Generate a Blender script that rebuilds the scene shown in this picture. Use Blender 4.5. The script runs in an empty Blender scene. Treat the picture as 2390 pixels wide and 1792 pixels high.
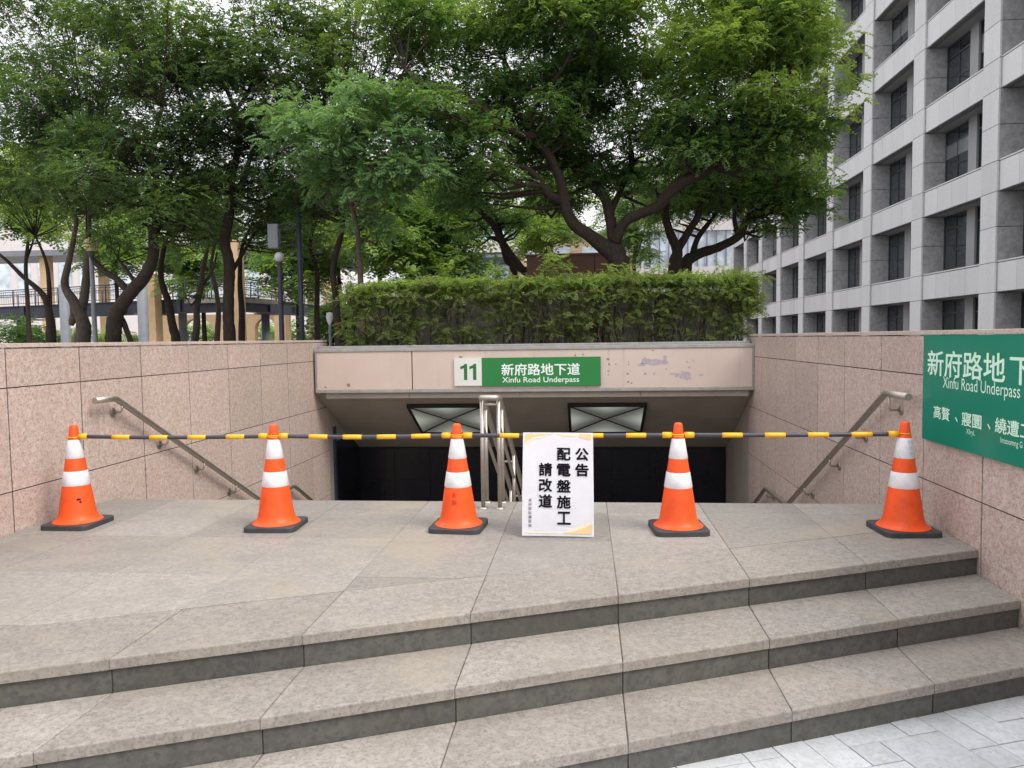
import bpy, bmesh, math, random
import numpy as np
from mathutils import Vector, Matrix
random.seed(7)
SC = bpy.context.scene
COL = SC.collection

# ------------------------------------------------------------------ camera, sky, sun, exposure
EYE = 1.25
FPX, CX, CY = 1775.0, 1195.0, 896.0
yaw, pitch, roll = math.radians(5.5), math.radians(3.42), math.radians(.80)
Fv = Vector((-math.sin(yaw)*math.cos(pitch), math.cos(yaw)*math.cos(pitch), -math.sin(pitch)))
R0 = Vector((math.cos(yaw), math.sin(yaw), 0)); U0 = R0.cross(Fv)
Rv = math.cos(roll)*R0 - math.sin(roll)*U0
Uv = math.sin(roll)*R0 + math.cos(roll)*U0
camd = bpy.data.cameras.new('camera'); cam = bpy.data.objects.new('camera', camd); COL.objects.link(cam)
camd.sensor_width = 36; camd.lens = FPX*36/2390; camd.clip_end = 1000; camd.clip_start = .05
M = Matrix(((Rv.x, Uv.x, -Fv.x, 0), (Rv.y, Uv.y, -Fv.y, 0), (Rv.z, Uv.z, -Fv.z, EYE), (0, 0, 0, 1)))
cam.matrix_world = M
SC.camera = cam

SUN_EL, SUN_AZ = 50, 118          # the sun stands behind the camera, to its right, behind thin cloud
w = bpy.data.worlds.new('World'); SC.world = w; w.use_nodes = True
nt = w.node_tree; nt.nodes.clear()
wo = nt.nodes.new('ShaderNodeOutputWorld'); bg = nt.nodes.new('ShaderNodeBackground')
sky = nt.nodes.new('ShaderNodeTexSky'); sky.sky_type = 'NISHITA'; sky.sun_disc = False
sky.sun_elevation = math.radians(SUN_EL); sky.sun_rotation = math.radians(SUN_AZ)
sky.air_density = 1.5; sky.dust_density = 4; sky.ozone_density = 1
mx = nt.nodes.new('ShaderNodeMix'); mx.data_type = 'RGBA'; mx.inputs['Factor'].default_value = .88
tcw = nt.nodes.new('ShaderNodeTexCoord'); sepw = nt.nodes.new('ShaderNodeSeparateXYZ'); nt.links.new(tcw.outputs['Generated'], sepw.inputs[0])
rmp = nt.nodes.new('ShaderNodeMapRange'); rmp.inputs['From Min'].default_value = 0; rmp.inputs['From Max'].default_value = 1
rmp.inputs['To Min'].default_value = .66; rmp.inputs['To Max'].default_value = 1.55; nt.links.new(sepw.outputs['Z'], rmp.inputs['Value'])
scl = nt.nodes.new('ShaderNodeVectorMath'); scl.operation = 'SCALE'; scl.inputs[0].default_value = (6.3, 6.2, 6.45); nt.links.new(rmp.outputs[0], scl.inputs['Scale'])
nt.links.new(scl.outputs[0], mx.inputs['B'])           # overcast cloud, brighter overhead than at the horizon
nt.links.new(sky.outputs[0], mx.inputs['A']); nt.links.new(mx.outputs['Result'], bg.inputs[0])
bg.inputs[1].default_value = .14
nt.links.new(bg.outputs[0], wo.inputs[0])
sd = bpy.data.lights.new('sun', 'SUN'); sd.energy = 1.6; sd.angle = math.radians(26); sd.color = (1, .96, .9)
so = bpy.data.objects.new('sun', sd); COL.objects.link(so)
az = math.radians(SUN_AZ); el = math.radians(SUN_EL)
sdir = Vector((math.sin(az)*math.cos(el), math.cos(az)*math.cos(el), math.sin(el)))
so.rotation_euler = sdir.to_track_quat('Z', 'Y').to_euler(); so.location = (6, -10, 30)
SC.view_settings.view_transform = 'Standard'; SC.view_settings.look = 'None'
SC.view_settings.exposure = .80; SC.view_settings.gamma = 1
SC.render.engine = 'CYCLES'
SC.cycles.max_bounces = 9; SC.cycles.diffuse_bounces = 6; SC.cycles.glossy_bounces = 3
SC.cycles.transmission_bounces = 6; SC.cycles.transparent_max_bounces = 8
SC.cycles.use_denoising = True
SC.cycles.sample_clamp_indirect = 6

def ray(px, py): return Fv + Rv*((px-CX)/FPX) - Uv*((py-CY)/FPX)
def at(px, py, Y):                   # the place at distance Y that a photograph pixel looks at
    d = ray(px, py); return Vector((0, 0, EYE)) + d*(Y/d.y)

# ------------------------------------------------------------------ tags
def tag(o, label, cat, group=None):
    o['label'] = label; o['category'] = cat
    if group: o['group'] = group
    return o
def thing(name, label, cat, loc=(0, 0, 0), group=None, rz=0):
    o = bpy.data.objects.new(name, None); COL.objects.link(o); o.location = loc; o.rotation_euler = (0, 0, rz)
    o.empty_display_size = .1
    return tag(o, label, cat, group)
def obj(name, bm, mats, parent=None, smooth=False, world=True):
    """links bm as one mesh object; with world=True the vertices are world coordinates"""
    me = bpy.data.meshes.new(name)
    if isinstance(bm, bmesh.types.BMesh):
        bm.normal_update(); bm.to_mesh(me); bm.free()
    else:
        me = bm
    if not isinstance(mats, (list, tuple)): mats = [mats]
    for m in mats: me.materials.append(m)
    if smooth:
        for p in me.polygons: p.use_smooth = True
    o = bpy.data.objects.new(name, me); COL.objects.link(o)
    if parent:
        o.parent = parent
        if world:
            r = parent
            loc = Vector((0, 0, 0))
            while r: loc += r.location; r = r.parent
            o.location = -loc
    return o
def dup(root, loc, label, group=None):
    r = root.copy(); COL.objects.link(r); r.location = loc; r['label'] = label; r.rotation_euler = (random.uniform(-.012, .012), random.uniform(-.012, .012)*0, random.uniform(-.09, .09))
    for ch in list(root.children):
        c = ch.copy(); COL.objects.link(c); c.parent = r
        for g in list(ch.children):
            d = g.copy(); COL.objects.link(d); d.parent = c
    return r
def structure(o): o['kind'] = 'structure'; return o

# ------------------------------------------------------------------ mesh helpers
def B(): return bmesh.new()
def box(bm, x0, x1, y0, y1, z0, z1, mi=0, bev=0):
    vs = [bm.verts.new((x, y, z)) for x in (x0, x1) for y in (y0, y1) for z in (z0, z1)]
    fs = [bm.faces.new([vs[i] for i in q]) for q in ((0, 1, 3, 2), (4, 6, 7, 5), (0, 4, 5, 1), (2, 3, 7, 6), (0, 2, 6, 4), (1, 5, 7, 3))]
    for f_ in fs: f_.material_index = mi
    if bev:
        es = list({e for f_ in fs for e in f_.edges})
        r = bmesh.ops.bevel(bm, geom=es, offset=bev, segments=2, affect='EDGES', profile=.5)
        for f_ in r['faces']: f_.material_index = mi
    return vs
def prism(bm, poly, z0, z1, mi=0, bev=0, top_only=True):
    """poly: list of (x,y) counter clockwise, extruded z0..z1"""
    n = len(poly)
    lo = [bm.verts.new((p[0], p[1], z0)) for p in poly]; hi = [bm.verts.new((p[0], p[1], z1)) for p in poly]
    fs = [bm.faces.new(hi), bm.faces.new(lo[::-1])]
    for i in range(n):
        j = (i+1) % n; fs.append(bm.faces.new((lo[i], lo[j], hi[j], hi[i])))
    for f_ in fs: f_.material_index = mi
    if bev:
        es = list(fs[0].edges)
        r = bmesh.ops.bevel(bm, geom=es, offset=bev, segments=2, affect='EDGES', profile=.5)
        for f_ in r['faces']: f_.material_index = mi
def slab_dir(bm, poly3, vec, mi=0):
    """a planar polygon of 3d points extruded along vec"""
    a = [bm.verts.new(p) for p in poly3]; b = [bm.verts.new(Vector(p)+Vector(vec)) for p in poly3]
    fs = [bm.faces.new(a), bm.faces.new(b[::-1])]
    n = len(a)
    for i in range(n): fs.append(bm.faces.new((a[i], b[i], b[(i+1) % n], a[(i+1) % n])))
    for f_ in fs: f_.material_index = mi
    bmesh.ops.recalc_face_normals(bm, faces=fs)
def smooth_path(pts, rad, sub=5):
    P = [Vector(p) for p in pts]; out = []; rr = []
    for i in range(len(P)-1):
        p0 = P[max(i-1, 0)]; p1 = P[i]; p2 = P[i+1]; p3 = P[min(i+2, len(P)-1)]
        for k in range(sub):
            t = k/sub
            out.append(.5*((2*p1)+(p2-p0)*t+(2*p0-5*p1+4*p2-p3)*t*t+(3*p1-p0-3*p2+p3)*t**3))
            rr.append(rad[i]*(1-t)+rad[i+1]*t)
    out.append(P[-1]); rr.append(rad[-1]); return out, rr
def tube(bm, pts, rad, seg=12, mi=0, cap=True, jitter=0):
    P = [Vector(p) for p in pts]
    if not isinstance(rad, (list, tuple)): rad = [rad]*len(P)
    up = None; rings = []
    for i, p in enumerate(P):
        a = P[max(i-1, 0)]; b = P[min(i+1, len(P)-1)]
        if 0 < i < len(P)-1: t = ((p-a).normalized()+(b-p).normalized())
        else: t = b-a
        if t.length < 1e-6: t = b-a
        t.normalize()
        if up is None:
            up = t.orthogonal().normalized()
        up = (up-t*up.dot(t)); up.normalize(); sd_ = t.cross(up)
        k = 1.0
        if 0 < i < len(P)-1:
            c = (p-a).normalized().dot(t); k = 1/max(c, .5)
        ring = []
        for s in range(seg):
            an = 2*math.pi*s/seg; r = rad[i]*(1+jitter*(random.random()-.5))
            ring.append(bm.verts.new(p+(up*math.cos(an)+sd_*math.sin(an))*r))
        rings.append(ring)
    for i in range(len(rings)-1):
        for s in range(seg):
            f_ = bm.faces.new((rings[i][s], rings[i][(s+1) % seg], rings[i+1][(s+1) % seg], rings[i+1][s])); f_.material_index = mi; f_.smooth = True
    if cap:
        for rg in (rings[0][::-1], rings[-1]):
            f_ = bm.faces.new(rg); f_.material_index = mi
def lathe(bm, prof, seg=32, c=(0, 0, 0), mi=0, closed=False):
    rings = []
    for r, z in prof:
        rings.append([bm.verts.new((c[0]+r*math.cos(2*math.pi*s/seg), c[1]+r*math.sin(2*math.pi*s/seg), c[2]+z)) for s in range(seg)])
    for i in range(len(rings)-1):
        for s in range(seg):
            f_ = bm.faces.new((rings[i][s], rings[i][(s+1) % seg], rings[i+1][(s+1) % seg], rings[i+1][s])); f_.material_index = mi; f_.smooth = True
    if closed:
        bm.faces.new(rings[0][::-1]).material_index = mi; bm.faces.new(rings[-1]).material_index = mi
def clip(poly, a, b, c):
    """keeps the part of poly with a*x+b*y+c >= 0"""
    out = []
    for i in range(len(poly)):
        p, q = poly[i], poly[(i+1) % len(poly)]
        dp = a*p[0]+b*p[1]+c; dq = a*q[0]+b*q[1]+c
        if dp >= 0: out.append(p)
        if dp*dq < 0:
            t = dp/(dp-dq); out.append((p[0]+(q[0]-p[0])*t, p[1]+(q[1]-p[1])*t))
    return out
def area(poly): return .5*sum(poly[i][0]*poly[(i+1) % len(poly)][1]-poly[(i+1) % len(poly)][0]*poly[i][1] for i in range(len(poly)))

def glyphs(bm, text, origin, ux, uy, w_, h_, bold=0, mi=0, lift=.0015, zstep=.00004):
    """lettering filling the w_ x h_ box with its lower left corner at origin, in the plane ux, uy"""
    cu = bpy.data.curves.new('lettering', 'FONT'); cu.body = text; cu.size = 1; cu.resolution_u = 4
    o = bpy.data.objects.new('lettering', cu); COL.objects.link(o)
    dg = bpy.context.evaluated_depsgraph_get(); me = bpy.data.meshes.new_from_object(o.evaluated_get(dg))
    n = len(me.vertices); co = np.zeros(n*3); me.vertices.foreach_get('co', co); co = co.reshape(-1, 3)
    mn = co.min(0); mxx = co.max(0); s = mxx-mn
    ux = Vector(ux); uy = Vector(uy); nz = ux.cross(uy).normalized(); O = Vector(origin)
    nch = max(1, len(text)); bx = bold*w_/nch; by = bold*h_
    shifts = [(0, 0)]
    if bold: shifts = [(bx*math.cos(math.pi*k/4), by*math.sin(math.pi*k/4)) for k in range(8)]
    for q, (du, dv) in enumerate(shifts):          # heavier strokes: the outline laid several times, a hair apart
        base = []
        for c in co:
            u = bx+(c[0]-mn[0])/max(s[0], 1e-6)*(w_-2*bx)+du; v = by+(c[1]-mn[1])/max(s[1], 1e-6)*(h_-2*by)+dv
            base.append(bm.verts.new(O+ux*u+uy*v+nz*(lift+zstep*q)))
        for p in me.polygons:
            try:
                f_ = bm.faces.new([base[i] for i in p.vertices]); f_.material_index = mi
            except ValueError: pass
    bpy.data.objects.remove(o); bpy.data.curves.remove(cu); bpy.data.meshes.remove(me)

# ------------------------------------------------------------------ materials
class NT:
    def __init__(s, name):
        s.m = bpy.data.materials.new(name); s.m.use_nodes = True; s.t = s.m.node_tree
        s.b = s.t.nodes['Principled BSDF']; s.o = s.t.nodes['Material Output']
        s.tc = s.n('ShaderNodeTexCoord')
    def n(s, k, **kw):
        x = s.t.nodes.new(k)
        for a, v in kw.items(): setattr(x, a, v)
        return x
    def l(s, a, b): s.t.links.new(a, b)
    def noise(s, scale, detail=4, rough=.6, vec=None, dist=0):
        x = s.n('ShaderNodeTexNoise'); x.inputs['Scale'].default_value = scale; x.inputs['Detail'].default_value = detail
        x.inputs['Roughness'].default_value = rough; x.inputs['Distortion'].default_value = dist
        s.l(vec if vec is not None else s.tc.outputs['Object'], x.inputs['Vector']); return x.outputs['Fac']
    def voro(s, scale, feature='F1', out='Distance', vec=None):
        x = s.n('ShaderNodeTexVoronoi', feature=feature); x.inputs['Scale'].default_value = scale
        s.l(vec if vec is not None else s.tc.outputs['Object'], x.inputs['Vector']); return x.outputs[out]
    def ramp(s, fac, stops, interp='LINEAR'):
        x = s.n('ShaderNodeValToRGB'); x.color_ramp.interpolation = interp
        e = x.color_ramp.elements
        while len(e) < len(stops): e.new(.5)
        for i, (p, c) in enumerate(stops): e[i].position = p; e[i].color = (c[0], c[1], c[2], 1) if len(c) > 1 else (c[0], c[0], c[0], 1)
        s.l(fac, x.inputs['Fac']); return x.outputs['Color']
    def mix(s, fac, a, b, mode='MIX'):
        x = s.n('ShaderNodeMix', data_type='RGBA', blend_type=mode)
        for k, v in (('Factor', fac), ('A', a), ('B', b)):
            if isinstance(v, (int, float)): x.inputs[k].default_value = v
            elif isinstance(v, (tuple, list)): x.inputs[k].default_value = (v[0], v[1], v[2], 1)
            else: s.l(v, x.inputs[k])
        return x.outputs['Result']
    def math(s, op, a, b=0):
        x = s.n('ShaderNodeMath', operation=op)
        for i, v in enumerate((a, b)):
            if isinstance(v, (int, float)): x.inputs[i].default_value = v
            else: s.l(v, x.inputs[i])
        return x.outputs[0]
    def island(s):
        return s.n('ShaderNodeNewGeometry').outputs['Random Per Island']
    def bump(s, h, strength=.3, dist=.01):
        x = s.n('ShaderNodeBump'); x.inputs['Strength'].default_value = strength; x.inputs['Distance'].default_value = dist
        s.l(h, x.inputs['Height']); s.l(x.outputs['Normal'], s.b.inputs['Normal'])
    def col(s, c):
        if isinstance(c, (tuple, list)): s.b.inputs['Base Color'].default_value = (c[0], c[1], c[2], 1)
        else: s.l(c, s.b.inputs['Base Color'])
    def pr(s, rough=.5, metal=0, spec=.5):
        if isinstance(rough, (int, float)): s.b.inputs['Roughness'].default_value = rough
        else: s.l(rough, s.b.inputs['Roughness'])
        s.b.inputs['Metallic'].default_value = metal; s.b.inputs['Specular IOR Level'].default_value = spec

def mat_plain(name, c, rough=.5, metal=0, spec=.5, var=.12, scale=6, bump=0, coat=0):
    t = NT(name); v = t.noise(scale, 6, .65)
    lo = tuple(x*(1-var) for x in c); hi = tuple(min(1, x*(1+var)) for x in c)
    t.col(t.ramp(v, [(.3, lo), (.7, hi)])); t.pr(rough, metal, spec)
    if bump: t.bump(t.noise(scale*12, 4), bump, .004)
    if coat: t.b.inputs['Coat Weight'].default_value = coat; t.b.inputs['Coat Roughness'].default_value = .15
    return t.m

def mat_granite(name, base, dark, light, speck=90, patch=3, rough=.55, joint_var=.12, bump=.12, stain=.25, stain_col=(.3, .27, .22), fleck=.42, mottle=0, warm=0, drip=0):
    t = NT(name)
    n1 = t.noise(speck, 3, .7); n2 = t.noise(mottle or speck*.35, 4, .65, dist=.8); n3 = t.noise(patch, 5, .6)
    vcol = t.voro(speck*1.1, out='Color')
    sep = t.n('ShaderNodeSeparateColor'); t.l(vcol, sep.inputs[0])
    c = t.mix(t.ramp(n2, [(.38, (0,)), (.62, (1,))]), base, light)
    c = t.mix(t.ramp(sep.outputs[0], [(.74, (0,)), (.86, (fleck,))]), c, dark)
    c = t.mix(t.ramp(n1, [(.52, (0,)), (.74, (fleck*.75,))]), c, dark)
    isl = t.ramp(t.island(), [(0, (1-joint_var,)), (1, (1+0*joint_var,))])
    c = t.mix(1.0, c, isl, 'MULTIPLY')
    if drip:
        mp = t.n('ShaderNodeMapping'); mp.inputs['Scale'].default_value = (7, 7, .55); t.l(t.tc.outputs['Object'], mp.inputs['Vector'])
        c = t.mix(t.ramp(t.noise(1.0, 6, .65, mp.outputs[0]), [(.52, (0,)), (.72, (drip,))]), c, stain_col)
    st = t.ramp(n3, [(.46, (0,)), (.74, (stain,))])
    c = t.mix(st, c, stain_col)
    if warm:
        n4 = t.noise(patch*.45, 6, .62, dist=1.2); c = t.mix(t.ramp(n4, [(.5, (0,)), (.66, (warm,))]), c, (.31, .268, .205))
        n5 = t.noise(patch*2.6, 6, .7, dist=.5); c = t.mix(t.ramp(n5, [(.54, (0,)), (.72, (warm*.8,))]), c, (.17, .163, .15))
        n6 = t.noise(1.1, 7, .75); c = t.mix(t.ramp(n6, [(.62, (0,)), (.70, (warm*.5,))]), c, (.38, .36, .33))
    t.col(c); t.pr(t.ramp(n3, [(.3, (rough-.1,)), (.7, (rough+.15,))]), 0, .4)
    t.bump(n1, bump, .003)
    return t.m

PINK = mat_granite('pink_granite', (.49, .365, .315), (.185, .14, .13), (.64, .53, .475), 85, 1.6, .5, .13, .1, .34, (.38, .30, .25), .48, 27, 0, .3)
COPING = mat_granite('coping_granite', (.56, .46, .40), (.24, .18, .16), (.62, .5, .44), 80, 2.5, .6, .08, .1, .3)
PAVER = mat_granite('landing_granite', (.262, .243, .220), (.14, .127, .113), (.345, .32, .288), 110, 1.5, .6, .28, .16, .55, (.18, .166, .148), .28, 30, .6)
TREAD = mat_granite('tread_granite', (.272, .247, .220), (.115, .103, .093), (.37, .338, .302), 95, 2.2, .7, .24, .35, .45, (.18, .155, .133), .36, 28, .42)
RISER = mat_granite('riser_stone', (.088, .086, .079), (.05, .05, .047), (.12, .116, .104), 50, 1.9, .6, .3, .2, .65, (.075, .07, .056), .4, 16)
GROUT = mat_plain('grout', (.055, .045, .04), .9, 0, .2, .3, 9)
WHITEPAVE = mat_granite('pale_paving', (.50, .52, .535), (.38, .40, .41), (.58, .60, .61), 60, 1.5, .7, .2, .15, .55, (.38, .385, .37))
STEEL = mat_plain('brushed_steel', (.46, .42, .375), .47, .95, .5, .12, 30)
GREYMETAL = mat_plain('grey_trim', (.36, .35, .33), .45, .35, .5, .15, 8)
DARKSTEEL = mat_plain('dark_girder_paint', (.035, .04, .06), .5, 0, .4, .25, 3)
GREYPAINT = mat_plain('grey_paint', (.20, .215, .24), .5, 0, .4, .15, 3)
BLACKTILE = mat_plain('black_wall_tile', (.010, .011, .017), .25, 0, .4, .3, 3)
SOFFIT = mat_plain('soffit_panel', (.37, .335, .285), .55, 0, .3, .12, 2)
CONCRETE = mat_plain('grey_concrete', (.24, .22, .20), .85, 0, .2, .25, 3, .3)
SOIL = mat_plain('planter_soil', (.06, .045, .03), .95, 0, .1, .3, 10)
ASPHALT = mat_plain('ground_paving', (.25, .24, .22), .9, 0, .2, .2, 1.2)
PEACH = mat_plain('peach_tile', (.60, .42, .25), .6, 0, .3, .1, 3)
FARWHITE = mat_plain('far_white_render', (.66, .62, .61), .7, 0, .3, .05, 1)
FARPEACH = mat_plain('far_peach_render', (.62, .44, .30), .7, 0, .3, .08, 1)
BROWNPANEL = mat_plain('brown_metal_panel', (.13, .065, .045), .55, 0, .3, .15, 1.5)
RUBBER = mat_plain('black_rubber', (.045, .045, .048), .6, 0, .4, .2, 14, .2)
ORANGE = mat_plain('orange_plastic', (.80, .088, .014), .45, 0, .35, .2, 7, .05)
BANDWHITE = mat_plain('reflective_white_band', (.70, .69, .71), .42, 0, .5, .16, 11, .12)
YELLOW = mat_plain('yellow_plastic', (.87, .42, .012), .38, 0, .5, .06, 9)
BLACKPL = mat_plain('black_plastic', (.045, .045, .055), .33, 0, .5, .15, 9)
PAPER = mat_plain('white_paper', (.88, .885, .93), .6, 0, .3, .03, 4)
TAN = mat_plain('tan_print', (.62, .44, .22), .6, 0, .3, .12, 8)
TANLIGHT = mat_plain('pale_tan_print', (.74, .60, .40), .6, 0, .3, .08, 8)
INK = mat_plain('black_ink', (.008, .007, .012), .85, 0, .05, .1, 5)
GREYINK = mat_plain('grey_ink', (.16, .15, .18), .6, 0, .3, .1, 5)
GREEN = mat_plain('green_sign_face', (.022, .20, .048), .42, 0, .4, .06, 2)
TEAL = mat_plain('teal_sign_face', (.0, .205, .13), .35, 0, .5, .05, 1.5, 0, .2)
SIGNWHITE = mat_plain('white_sign_face', (.68, .68, .64), .45, 0, .4, .04, 3)
DARKGREEN = mat_plain('dark_green_print', (.022, .15, .035), .45, 0, .4, .08, 3)
MINT = mat_plain('pale_mint_lettering', (.62, .88, .72), .5, 0, .4, .03, 3)
PALELET = mat_plain('white_lettering', (.78, .86, .80), .5, 0, .4, .03, 3)
LAMPCREAM = mat_plain('cream_globe', (.66, .55, .28), .35, 0, .5, .05, 3)
LAMPGREY = mat_plain('grey_globe', (.48, .49, .50), .3, 0, .5, .05, 3)

def mat_fascia():
    t = NT('beige_enamel_panel'); v = t.noise(1.3, 5); g = t.noise(9, 6)
    c = t.ramp(v, [(.3, (.55, .445, .38)), (.7, (.62, .51, .445))])
    # drip stains: noise stretched along z
    mp = t.n('ShaderNodeMapping'); mp.inputs['Scale'].default_value = (9, 9, .7); t.l(t.tc.outputs['Object'], mp.inputs['Vector'])
    d = t.noise(1.6, 5, .6, mp.outputs[0])
    c = t.mix(t.ramp(d, [(.58, (0,)), (.8, (.35,))]), c, (.30, .25, .21))
    t.col(c); t.pr(.5, 0, .4); return t.m
FASCIA = mat_fascia()
SCUFF = mat_plain('grey_lilac_scuff', (.42, .36, .40), .7, 0, .2, .2, 25)
RUSTDOT = mat_plain('brown_fixing_stain', (.30, .20, .16), .8, 0, .2, .3, 40)

def mat_stone_bldg():
    t = NT('grey_granite_cladding')
    n1 = t.noise(14, 5, .7); n3 = t.noise(.35, 5)
    c = t.ramp(n1, [(.3, (.56, .56, .57)), (.7, (.66, .66, .665))])
    isl = t.ramp(t.island(), [(0, (.88,)), (1, (1.0,))])
    c = t.mix(1.0, c, isl, 'MULTIPLY')
    mp = t.n('ShaderNodeMapping'); mp.inputs['Scale'].default_value = (1.2, 1.2, .12); t.l(t.tc.outputs['Object'], mp.inputs['Vector'])
    d = t.noise(1.0, 5, .6, mp.outputs[0])
    c = t.mix(t.ramp(d, [(.5, (0,)), (.8, (.35,))]), c, (.40, .40, .395))
    t.col(c); t.pr(.6, 0, .35); return t.m
BSTONE = mat_stone_bldg()
BREVEAL = mat_plain('shaded_granite_reveal', (.33, .33, .335), .8, 0, .25, .25, 5, .2)  # cladding granite in a darker copy: shade of the column sides painted in
BJOINT = mat_plain('cladding_joint', (.17, .17, .175), .8, 0, .2, .1, 4)
BWALL = mat_plain('recessed_wall_grey', (.30, .30, .305), .7, 0, .3, .1, 1)
WFRAME = mat_plain('dark_window_frame', (.045, .048, .055), .4, .2, .5, .1, 4)
def mat_glass(name, c=(.016, .021, .03), rough=.05, var=.5):
    t = NT(name); v = t.noise(.6, 3); isl = t.island()
    k = t.ramp(isl, [(0, (.5,)), (1, (1.6,))])
    cc = t.mix(1.0, t.ramp(v, [(.3, tuple(x*.6 for x in c)), (.7, tuple(x*1.5 for x in c))]), k, 'MULTIPLY')
    t.col(cc); t.pr(rough, 0, .9); t.b.inputs['Coat Weight'].default_value = 1; t.b.inputs['Coat IOR'].default_value = 1.45; t.b.inputs['Coat Roughness'].default_value = .03
    t.bump(t.noise(.8, 2), .02, .05); return t.m
GLASS = mat_glass('dark_window_glass')
BLIND = mat_plain('grey_blind', (.15, .16, .165), .25, 0, .6, .2, 2)
BLUEGLASS = mat_glass('pale_blue_glass', (.30, .42, .52), .12)
PALEGLASS = mat_glass('pale_grey_glass', (.36, .41, .46), .12)
RAILDARK = mat_plain('dark_grey_rail', (.10, .105, .115), .5, .2, .4, .15, 3)
RAILGLASS = mat_plain('grey_mesh_panel', (.34, .36, .36), .4, 0, .4, .15, 3)

def mat_bark(name, c):
    t = NT(name); v = t.noise(7, 6, .7, dist=.6); mp = t.n('ShaderNodeMapping'); mp.inputs['Scale'].default_value = (26, 26, 5)
    t.l(t.tc.outputs['Object'], mp.inputs['Vector']); g = t.noise(1, 5, .7, mp.outputs[0])
    cc = t.mix(.5, t.ramp(v, [(.3, tuple(x*.55 for x in c)), (.72, tuple(x*1.5 for x in c))]), t.ramp(g, [(.35, tuple(x*.45 for x in c)), (.7, tuple(x*1.4 for x in c))]))
    t.col(cc); t.pr(.9, 0, .15); t.bump(g, .6, .02); return t.m
BARK = mat_bark('dark_bark', (.048, .037, .030))
BARKGREY = mat_bark('grey_bark', (.095, .078, .064))

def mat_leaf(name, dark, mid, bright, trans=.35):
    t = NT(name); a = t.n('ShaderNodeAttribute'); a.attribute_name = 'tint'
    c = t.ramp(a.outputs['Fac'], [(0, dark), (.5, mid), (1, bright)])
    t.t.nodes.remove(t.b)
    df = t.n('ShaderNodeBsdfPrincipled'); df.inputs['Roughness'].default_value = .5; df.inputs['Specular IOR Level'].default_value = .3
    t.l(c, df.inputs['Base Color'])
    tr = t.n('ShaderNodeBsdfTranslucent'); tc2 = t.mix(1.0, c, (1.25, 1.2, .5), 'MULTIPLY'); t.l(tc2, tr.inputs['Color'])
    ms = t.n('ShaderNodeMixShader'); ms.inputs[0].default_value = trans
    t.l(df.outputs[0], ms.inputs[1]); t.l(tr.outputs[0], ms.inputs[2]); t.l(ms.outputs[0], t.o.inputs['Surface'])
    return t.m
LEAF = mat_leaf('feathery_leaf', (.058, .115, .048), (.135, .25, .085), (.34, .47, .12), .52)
LEAFDARK = mat_leaf('dark_leaf', (.050, .092, .045), (.110, .190, .072), (.28, .39, .095), .52)
LEAFHEDGE = mat_leaf('hedge_leaf', (.12, .135, .062), (.19, .25, .088), (.30, .46, .10), .48)

# ------------------------------------------------------------------ the underpass and its steps
XL, XR = -3.814, 2.249
MS, E1, E2, E3 = .424, 3.610, 3.178, 2.788      # the front edges: y = MS*x + E
RISE = .145; PAVE = -3*RISE
TOP = 1.265
BACK = 5.75                                     # top edge of the stairs going down
JX = [-1.885+.68*k for k in range(-10, 8)]
JX = [.152+.683*k for k in range(-12, 6)]
G = .0024
XE0, XE1 = -8.0, XR

# landing
STEPJOINT = mat_plain('step_joint', (.11, .10, .088), .9, 0, .2, .3, 9)
bm = B()
rows = [5.40, 4.635, 3.87, 3.105, 2.34, 1.575, .81, 0]
XLW = XL+.002
OFF = .545
def lim(a, lo, hi): return max(lo, min(hi, a))
cols = [x+.015 for x in JX]
xs = [XLW]+[x for x in JX if XLW+.1 < x < XR-.05]+[XR-.002]
for r_ in range(len(rows)-1):
    for i in range(len(xs)-1):
        poly = [(xs[i]+G/2, rows[r_+1]+G/2), (xs[i+1]-G/2, rows[r_+1]+G/2), (xs[i+1]-G/2, rows[r_]-G/2), (xs[i]+G/2, rows[r_]-G/2)]
        poly = clip(poly, -MS, 1, -(E1+OFF+G/2))
        if len(poly) > 2 and area(poly) > .0003: prism(bm, poly, -.03, random.uniform(-.0008, .0008), 0, .0015)
for i in range(len(xs)-1):                      # row along the stair head
    prism(bm, [(xs[i]+G/2, rows[0]+G/2), (xs[i+1]-G/2, rows[0]+G/2), (xs[i+1]-G/2, BACK), (xs[i]+G/2, BACK)], -.04, 0, 0, .004)
prism(bm, [(XL+.003, MS*XL+E1+.06), (XR-.003, MS*XR+E1+.06), (XR-.003, BACK-.01), (XL+.003, BACK-.01)], -.2, -.0045, 1)
structure(obj('landing', bm, [PAVER, STEPJOINT]))

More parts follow.
